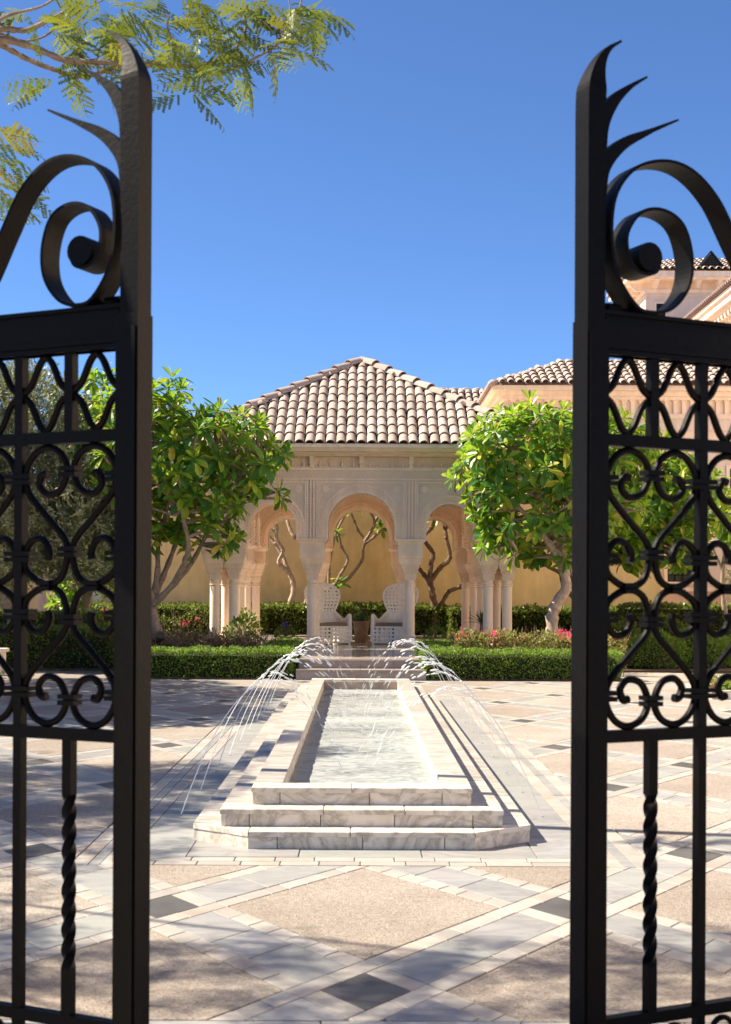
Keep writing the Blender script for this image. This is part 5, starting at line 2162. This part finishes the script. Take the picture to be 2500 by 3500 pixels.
fl_('pod', [(905, 318), (925, 360), (960, 400), (1000, 406)], .004, .004)
fl_('thorn', [(1245, 185), (1248, 120), (1240, 70)], .005, .002)


def compound_leaf(L, n, seed):
    """twice divided leaf: paired side stalks set with tiny leaflets, all joined along the stalks"""
    g = np.random.default_rng(seed)
    v, f = [], []

    def add(p):
        v.append(tuple(p))
        return len(v) - 1
    prev = None
    for i in range(n):
        t = (i + .6) / n
        c = np.array([0, L * t, -.35 * L * t * t])
        ci = add(c)
        if prev is not None:
            f.append((prev, add(np.array(v[prev]) + (.0035, .004, 0)), add(c + (.0035, -.002, 0)), ci))
        prev = ci
        pl_ = L * .40 * math.sin(math.pi * min(1, .18 + t * .78)) * g.uniform(.9, 1.1)
        for s in (-1, 1):
            d = np.array([s * .86, .48 + .1 * g.normal(), -.30 + .12 * g.normal()])
            d /= np.linalg.norm(d)
            m_ = 9
            st = pl_ / m_
            ks = [ci] + [add(c + d * st * (k + 1) + np.array([0, 0, -.10 * pl_ * (k / m_) ** 2])) for k in range(m_)]
            for k in range(m_):
                for s2 in (-1, 1):
                    e = np.array([d[1] * s2, -d[0] * s2, 0]) + g.normal(0, .10, 3)
                    LL = st * 1.35 * (1 - .45 * (k / m_) ** 2)
                    p0 = np.array(v[ks[k]])
                    a = add(p0 + e * LL * .85 + d * st * .25)
                    b = add(p0 + e * LL * .95 + d * st * .85)
                    f.append((ks[k], a, b, ks[k + 1]))
    return np.array(v), f


CL, CLM = [], []
for i in range(6):
    v_, f_ = compound_leaf(.32, 8, 400 + i)
    me = bpy.data.meshes.new('leaf')
    me.from_pydata(v_.tolist(), [], f_)
    me.materials.append(M['feather'])
    CLM.append(me)
    CL.append(v_[np.array(f_)])


def frond(p, d, s, q, up=None):
    d = d.normalized()
    up = up or Vector((rng.gauss(0, .35), rng.gauss(0, .35), 1))
    up = (up - d * up.dot(d)).normalized()
    x = d.cross(up)
    return Matrix(((x.x, d.x, up.x, p.x), (x.y, d.y, up.y, p.y), (x.z, d.z, up.z, p.z), (0, 0, 0, 1))) @ Matrix.Scale(s, 4)


# leaves placed where the picture shows tufts: (x, y) in the top left square, spread, count
tufts = [(120, 40, 60, 6), (250, 20, 70, 6), (330, 110, 70, 7), (420, 150, 70, 7), (460, 60, 60, 6), (560, 60, 60, 6), (350, 180, 60, 5), (300, 240, 70, 6), (480, 200, 70, 6), (640, 30, 70, 6),
         (640, 130, 60, 5), (700, 100, 50, 5), (760, 70, 60, 6), (800, 180, 60, 6), (860, 80, 60, 5), (900, 100, 50, 5), (880, 160, 70, 6), (960, 170, 60, 6), (1000, 230, 60, 6), (1040, 290, 50, 5),
         (1060, 90, 60, 6), (1120, 40, 60, 7), (1180, 30, 70, 7), (1240, 60, 60, 6), (1130, 180, 60, 6), (1190, 230, 50, 5), (1300, 30, 60, 6), (1370, 40, 50, 6), (1400, 20, 40, 4), (900, 290, 50, 4), (910, 340, 30, 4),
         (210, 390, 30, 4), (250, 370, 20, 2), (480, 330, 50, 5), (540, 330, 40, 4), (790, 405, 25, 3), (850, 420, 25, 3), (830, 15, 60, 5), (200, 120, 60, 4), (330, 350, 30, 2), (1290, 210, 30, 3)]
jobs = []
for (x, y, sp, n) in tufts:
    for k in range(max(1, round(n * .62))):
        p = at(*c1(x + rng.gauss(0, sp * .6), y + rng.gauss(0, sp * .45)), YF + rng.gauss(0, .35)) - fb
        jobs.append((p, Vector((rng.gauss(.35, .7), rng.gauss(-.1, .6), rng.gauss(-.12, .32))), rng.uniform(.75, 1.15)))
for (x, y, dx, dy) in ((-60, 590, 1, -.0), (-60, 560, 1, .1), (-80, 660, 1, -.05), (-40, 700, 1, -.15), (-60, 760, 1, -.2), (-30, 740, .9, -.3), (-60, 800, 1, -.1), (-40, 860, 1, -.2), (60, 800, 1, -.45), (-70, 900, 1, -.1), (-30, 820, 1, -.5), (-50, 640, 1, .05)):
    p = at(*c1(x, y), YF - .4 + rng.gauss(0, .15)) - fb
    jobs.append((p, Vector((dx, rng.gauss(0, .25), dy)), rng.uniform(.95, 1.25)))
for (p, d, s) in jobs[:300]:
    o = link('leaf', CLM[rng.randrange(6)], ftree)
    o.matrix_local = frond(p, d, s, 0)
# the rest of the crown, mostly outside the picture: it throws the dappled shade in the foreground
g = np.random.default_rng(77)
VV = []


def crown_leaf(c, r, n, smin, smax):
    for k in range(n):
        d = unit(g.normal(size=3))
        p = np.array(c) + d * np.array(r) * g.random() ** .4
        if p[0] > -1.62 * p[1] / 6.0 - .15 and p[2] < 1.5 + 2050 / 4700 * p[1] + .1 and p[1] > 0:
            continue
        m = np.array(frond(Vector(p) - fb, Vector((g.normal(), g.normal(), g.normal() * .3)), g.uniform(smin, smax), 0))
        V = CL[g.integers(0, 6)]
        sub = V[g.random(len(V)) < .5]
        VV.append(sub @ m[:3, :3].T + m[:3, 3])


def crown_arm(c):
    limb('limb', [Vector((-.05, -.2, 3.6)), Vector((-7.6, (c[1] + fb.y) / 2, 4.0)) - fb, Vector((c[0] - .8, c[1], c[2] - .1)) - fb, Vector(c) - fb], .03, .006, 'bark', ftree)


SHADE = [((-5.2, 6.15, 4.9), (1.5, .62, .45), 120), ((-3.5, 6.3, 5.1), (1.3, .55, .4), 80), ((-6.9, 6.6, 4.6), (1.2, .8, .5), 170), ((-6.6, 8.6, 4.4), (1.2, 1.0, .6), 160), ((-6.6, 10.2, 4.6), (1.4, 1.1, .6), 520),
         ((-6.0, 11.9, 4.6), (1.5, .8, .6), 460), ((-4.4, 5.2, 4.9), (1.8, .45, .4), 120), ((-8.2, 12.0, 4.8), (1.5, 1.4, .7), 300)]
for c, r, n in SHADE:
    crown_leaf(c, r, n, 1.0, 1.5)
    crown_arm(c)
stuff(quads('crown', np.concatenate(VV), M['feather'], ftree))

# a broad tree left of the frame that shades the far side of the court
bt = thing('shade_tree', 'broad dark tree outside the left edge whose shade lies across the far court', 'tree', (-9.4, 18.8, 0))
limb('trunk', [(0, 0, 0), (.1, 0, 1.5), (-.1, .1, 3.2), (0, 0, 4.4)], .26, .14, 'bark', bt, 9)
Q = []
for c, r in (((0, 0, 5.3), (2.7, 2.6, 1.3)), ((1.7, -1.2, 4.9), (1.9, 1.8, 1.0)), ((1.8, 2.2, 4.9), (1.9, 1.8, 1.0)), ((-1.8, .5, 4.9), (1.9, 2.2, 1.2)), ((.6, 4.2, 4.6), (1.9, 1.6, 1.0))):
    limb('limb', [(0, 0, 3.4), (c[0] * .6, c[1] * .6, 4.3), c], .10, .03, 'bark', bt)
    n = int(1500 * r[0] * r[1])
    d = unit(g.normal(size=(n, 3)))
    P = np.array(c) + d * np.array(r) * (g.random((n, 1)) ** .4)
    Q.append(leaf_quads(P, d + g.normal(0, .7, d.shape), .16, .09))
stuff(quads('crown', np.concatenate(Q), M['bush'], bt))
# ---------------------------------------------------------------- wicker chairs
def perforated(fn, nu, nv, hole=.30, keep=None):
    """open weave: every cell of the sheet is a square ring round an eight sided hole"""
    m = MB()
    for i in range(nu):
        for j in range(nv):
            if keep and not keep((i + .5) / nu, (j + .5) / nv):
                continue
            out = [(0, 0), (.5, 0), (1, 0), (1, .5), (1, 1), (.5, 1), (0, 1), (0, .5)]
            vs = [fn((i + a) / nu, (j + b) / nv) for a, b in out]
            for k in range(8):
                a = math.radians(225 + 45 * k)
                vs.append(fn((i + .5 + hole * math.cos(a)) / nu, (j + .5 + hole * math.sin(a)) / nv))
            m.add(vs, [(k, (k + 1) % 8, 8 + (k + 1) % 8, 8 + k) for k in range(8)])
    return m


def solid(o, t):
    s = o.modifiers.new('thickness', 'SOLIDIFY')
    s.thickness = t
    s.offset = 0
    return o


BW = [(0, .285), (.10, .262), (.22, .262), (.35, .30), (.5, .37), (.65, .42), (.78, .42), (.88, .37), (.95, .27), (1.0, .06)]


def bw(v):
    for (a, x), (b, y) in zip(BW[:-1], BW[1:]):
        if v <= b:
            return x + (y - x) * (v - a) / (b - a)
    return BW[-1][1]


def chair(label, loc, rotz):
    t = thing('wicker_armchair', label, 'armchair', loc, rotz, 'white wicker wing chairs')

    def back(u, v):
        x = (2 * u - 1) * bw(v)
        return (x, .30 + .13 * v - .55 * x * x - (.10 * (1 - v) * abs(2 * u - 1)), .44 + .94 * v)
    solid(perforated(back, 10, 12, .27).build('backrest', M['wicker'], t), .022)
    m = MB()
    rim = [back(0, v) for v in np.linspace(0, 1, 26)] + [back(u, 1) for u in (.3, .5, .7)] + [back(1, v) for v in np.linspace(1, 0, 26)]
    m.tube(rim, .026, 8)
    m.build('rim', M['wicker'], t, True)
    m = MB()
    pts = [back(u, .02) for u in np.linspace(.1, .9, 7)]
    q = []
    for (a, b, dd) in ((.04, .30, .035),):
        vs, fs = [], []
        for u in np.linspace(.06, .94, 9):
            for v in (a, b):
                p = back(u, v)
                vs += [(p[0], p[1] - dd, p[2]), (p[0], p[1] - .012, p[2])]
        for k in range(8):
            o = 4 * k
            fs += [(o, o + 4, o + 6, o + 2), (o + 2, o + 6, o + 7, o + 3), (o, o + 1, o + 5, o + 4)]
        m.add(vs, fs)
    m.build('back_cushion', M['wicker'], t)
    for s in (-1, 1):
        def arm_top(u):
            return .66 - .13 * math.sin(math.pi * min(1, u * 1.25)) * (1 if u < .8 else .9) + (.10 * max(0, (u - .75) / .25) ** 2)

        def side(u, v):
            return (s * (.385 - .10 * u * u + .02 * (1 - v)), -.40 + .70 * u, .05 + (arm_top(u) - .05) * v)
        solid(perforated(side, 9, 7, .27).build('arm_panel', M['wicker'], t), .02)
        pts = [side(0, v) for v in np.linspace(0, .97, 8)] + [side(u, 1.0) for u in np.linspace(.03, 1, 14)]
        m = MB()
        m.tube(pts, [.042] * 7 + [.046] * 4 + [.040] * (len(pts) - 11), 9)
        # wrapped cane rings
        for k in range(0, len(pts) - 1):
            for f_ in (.15, .5, .85):
                p = Vector(pts[k]).lerp(Vector(pts[k + 1]), f_)
                d = (Vector(pts[k + 1]) - Vector(pts[k])).normalized()
                m.tube([p - d * .006, p + d * .006], .0465, 9)
        m.build('arm_roll', M['wicker'], t, True)
        for y in (-.39, .26):
            m = MB()
            m.frustum(s * (.385 if y < 0 else .30), y, 0, .06, .02, .02, .026, .026)
            m.build('leg', M['wicker'], t)

    def front(u, v):
        return ((2 * u - 1) * .375, -.405 + .02 * math.sin(math.pi * u), .045 + .345 * v)
    solid(perforated(front, 7, 4, .29).build('front_panel', M['wicker'], t), .02)
    m = MB()
    m.tube([front(u, 1) for u in np.linspace(0, 1, 6)], .02, 8)
    m.tube([front(u, 0) for u in np.linspace(0, 1, 6)], .022, 8)
    m.build('front_rail', M['wicker'], t, True)
    m = MB()
    m.box(-.335, .335, -.385, .24, .40, .485)
    o = m.build('seat_cushion', M['cushion'], t)
    bv = o.modifiers.new('soft', 'BEVEL'); bv.width = .025; bv.segments = 3
    m = MB(); m.box(-.35, .35, -.38, .26, .37, .395); m.build('seat', M['wicker'], t)
    return t


chair('white wicker wing chair turned to the right, behind the left middle column', (-.74, 31.2, PF), R(25))
chair('white wicker wing chair turned to the left, behind the right middle column', (.82, 31.2, PF), R(-25))


M['big_pot'] = plain('brown_clay', (0.25, 0.17, 0.10), 0.85, 0.2, 8, 0, 0.2, 0.3, 40)
# ---------------------------------------------------------------- pots and spiky plants
def pot(name, label, loc, r0, r1, h, mat='terracotta', group=None):
    t = thing(name, label, 'pot', loc, 0, group)
    m = MB()
    m.lathe(0, 0, [(r0 * .9, 0), (r0, .02), (r0 + (r1 - r0) * .55, h * .55), (r1, h * .9), (r1 * 1.06, h * .91), (r1 * 1.06, h), (r1 * .93, h), (r1 * .90, h * .93)], 20)
    m.build('body', M[mat], t, True)
    m = MB(); m.lathe(0, 0, [(r1 * .92, h * .90), (r1 * .92, h * .935)], 16); m.build('earth', M['soil'], t)
    return t


def spiky(label, loc, n, L, w, seed, spread=1.0, trunk=0):
    g = random.Random(seed)
    t = thing('spiky_plant', label, 'plant', loc)
    if trunk:
        m = MB(); m.tube([(0, 0, -.02), (.01, 0, trunk)], [.06, .05], 8); m.build('stem', M['bark_dark'], t)
    for k in range(n):
        a = k * 2.4
        el = R(85 - 70 * spread * (k / n) + g.uniform(-6, 6))
        d = Vector((math.cos(a) * math.cos(el), math.sin(a) * math.cos(el), math.sin(el)))
        s = Vector((-math.sin(a), math.cos(a), 0))
        LL = L * g.uniform(.8, 1.1)
        P = [Vector((0, 0, trunk)) + d * LL * u + Vector((0, 0, -.25 * LL * u * u * spread)) for u in (0, .35, .7, 1)]
        m = MB()
        vs = []
        for p, ww in zip(P, (.7, 1, .7, .05)):
            vs += [p - s * w * ww / 2, p + Vector((0, 0, -w * .18)), p + s * w * ww / 2]
        fs = []
        for i in range(3):
            o = i * 3
            fs += [(o, o + 1, o + 4, o + 3), (o + 1, o + 2, o + 5, o + 4)]
        m.add(vs, fs)
        m.build('blade', M['blade'], t)
    return t


def leafy(label, loc, r, n, mat, seed, L=.07, petal=None):
    t = thing('potted_plant', label, 'plant', loc)
    stuff(quads('foliage', ball_leaves((0, 0, .02), r, n, L, L * .65, seed), M[mat], t))
    m = MB()
    for k in range(5):
        m.tube([(0, 0, 0), (rng.gauss(0, .05), rng.gauss(0, .05), r[2] * .7)], [.01, .005], 5)
    m.build('stem', M['twig'], t)
    if petal:
        quads('blossom', leaf_quads(np.array([0, -.05, r[2] * 1.05]) + nr.normal(0, .035, (30, 3)), nr.normal(size=(30, 3)), .05, .04), petal, t)
    return t


M['violet'] = leafmat('violet_petal', [(0.0, (0.16, 0.07, 0.45)), (1.0, (0.28, 0.14, 0.60))], .3, .6, (.3, .15, .7))
pot('flower_pot', 'large square shouldered clay pot standing between the two wicker chairs', (0.04, 32.3, PF), .15, .185, .50, 'big_pot')
spiky('spiky agave in the large clay pot between the chairs', (0.04, 32.3, PF + .46), 34, .36, .045, 3, .75)
pp = at(974, 2190, 29.4)
pot('flower_pot', 'small clay pot with a violet flower at the left edge of the hedge', (pp.x, 29.6, PF), .09, .125, .20, group='small clay pots by the pavilion')
leafy('small leafy plant with a violet flower in the left clay pot', (pp.x, 29.6, PF + .18), (.22, .2, .26), 260, 'bush', 11, .07, M['violet'])
pp = at(1490, 2190, 29.4)
pot('flower_pot', 'small clay pot without flowers at the foot of the right side arch', (pp.x, 29.6, PF), .09, .125, .20, group='small clay pots by the pavilion')
leafy('small dark leafy plant in the right clay pot', (pp.x, 29.6, PF + .18), (.22, .2, .24), 240, 'bush', 13)
pp = at(772, 2170, 31)
pot('flower_pot', 'rounded grey clay pot among the columns of the left corner', (pp.x, 31.0, PF), .13, .19, .30)
spiky('thin leaved spiky plant in the pot among the left corner columns', (pp.x, 31.0, PF + .26), 26, .42, .025, 5, 1.1)
for x, s, tx in ((1648, 7, 'spiky yucca on a short stem left of the right corner columns'), (1698, 9, 'spiky yucca on a short stem between the right corner columns')):
    pp = at(x, 2140, 32.2)
    pot('flower_pot', 'dark clay pot of the ' + tx[6:], (pp.x, 32.2, PF), .12, .16, .24, 'terracotta')
    spiky(tx, (pp.x, 32.2, PF + .2), 40, .46, .035, s, 1.0, .25)
leafy('trailing green vine climbing between the left corner columns', (at(815, 2150, 29.6).x, 29.7, .45), (.28, .2, .5), 150, 'hedge', 17, .11)
leafy('dark croton shrub beside the left rear corner column', (at(838, 2100, 33).x, 33.2, PF), (.35, .3, .75), 420, 'bush', 19, .10)

# spot lamp in the bed
sp = thing('garden_spotlight', 'black garden spotlight on a stake at the foot of the left plumeria', 'lamp', (at(548, 2220, 25.2).x, 25.15, 0))
m = MB(); m.tube([(0, 0, 0), (0, 0, .62)], .016, 6); m.build('stake', M['dark'], sp)
m = MB(); m.tube([(-.03, .05, .60), (.0, -.02, .66), (.03, -.13, .72)], [.05, .065, .075], 10); m.build('lamp_head', M['dark'], sp)
# power box on the wall
ob_ = thing('socket_box', 'small white socket box on the ochre wall at the left', 'box', (at(333, 2045, 39.15).x, 39.15, at(333, 2045, 39.15).z))
m = MB(); m.box(-.11, .11, -.05, .0, -.2, .2); m.build('case', M['white'], ob_)
m = MB(); m.box(-.07, .07, -.062, -.051, -.02, .12); m.build('lid', M['lime'], ob_)

# ---------------------------------------------------------------- water jets
def jet(s, y, k):
    g = random.Random(100 * k + (7 if s > 0 else 3))
    x0 = FX + s * 1.215
    xa, ha = s * (.60 + g.uniform(-.03, .03)), .90 + g.uniform(-.05, .05)
    span = (abs(x0) - abs(xa))
    nm = ('nearest', 'second', 'third', 'fourth', 'fifth', 'sixth', 'seventh', 'eighth', 'farthest')[k]
    t = thing('water_jet', 'arching jet of water on the %s side of the basin, %s from the gate' % ('left' if s < 0 else 'right', nm), 'water jet', (x0, y, 0), 0, 'water jets arching into the basin')

    def P(u):
        """u 0 at the nozzle, 1 at the top, on to 2 at the water"""
        x = x0 + (s * xa * s - x0 + 0) * u if False else x0 + (xa - x0) * u
        return Vector((x - x0, 0, ha * (1 - (1 - u) ** 2)))
    m = MB()
    m.tube([P(u) for u in np.linspace(0, .82, 22)], [.0042 - .0012 * i / 22 for i in range(22)], 6)
    m.build('stream', M['jet'], t, True)
    m = MB()
    m.lathe(0, 0, [(.010, -.01), (.010, .005), (.005, .006)], 8)
    m.build('nozzle', M['slab_grey'], t)
    m = MB()
    ue = 1 + math.sqrt((ha - .18) / ha)
    u = .72
    while u < ue:
        d = (P(u + .01) - P(u)).normalized()
        sp_ = .004 + .030 * max(0, u - .75) / 1.1
        c = P(u) + Vector((g.gauss(0, sp_), g.gauss(0, sp_ * 1.3), g.gauss(0, sp_)))
        L = g.uniform(.014, .036) * (1 if u < 1.35 else 1.5)
        r = g.uniform(.0035, .0095) * (1 if u < 1.4 else .5)
        m.ellipsoid(c, r, r, L, d + Vector((g.gauss(0, .1), g.gauss(0, .1), g.gauss(0, .1))), 6, 4)
        u += g.uniform(.02, .06) * (1 if u < 1.3 else 1.9)
    stuff(m.build('spray', M['jet'], t, True))


for k in range(9):
    for s in (-1, 1):
        jet(s, 9.25 + 1.13 * k, k)
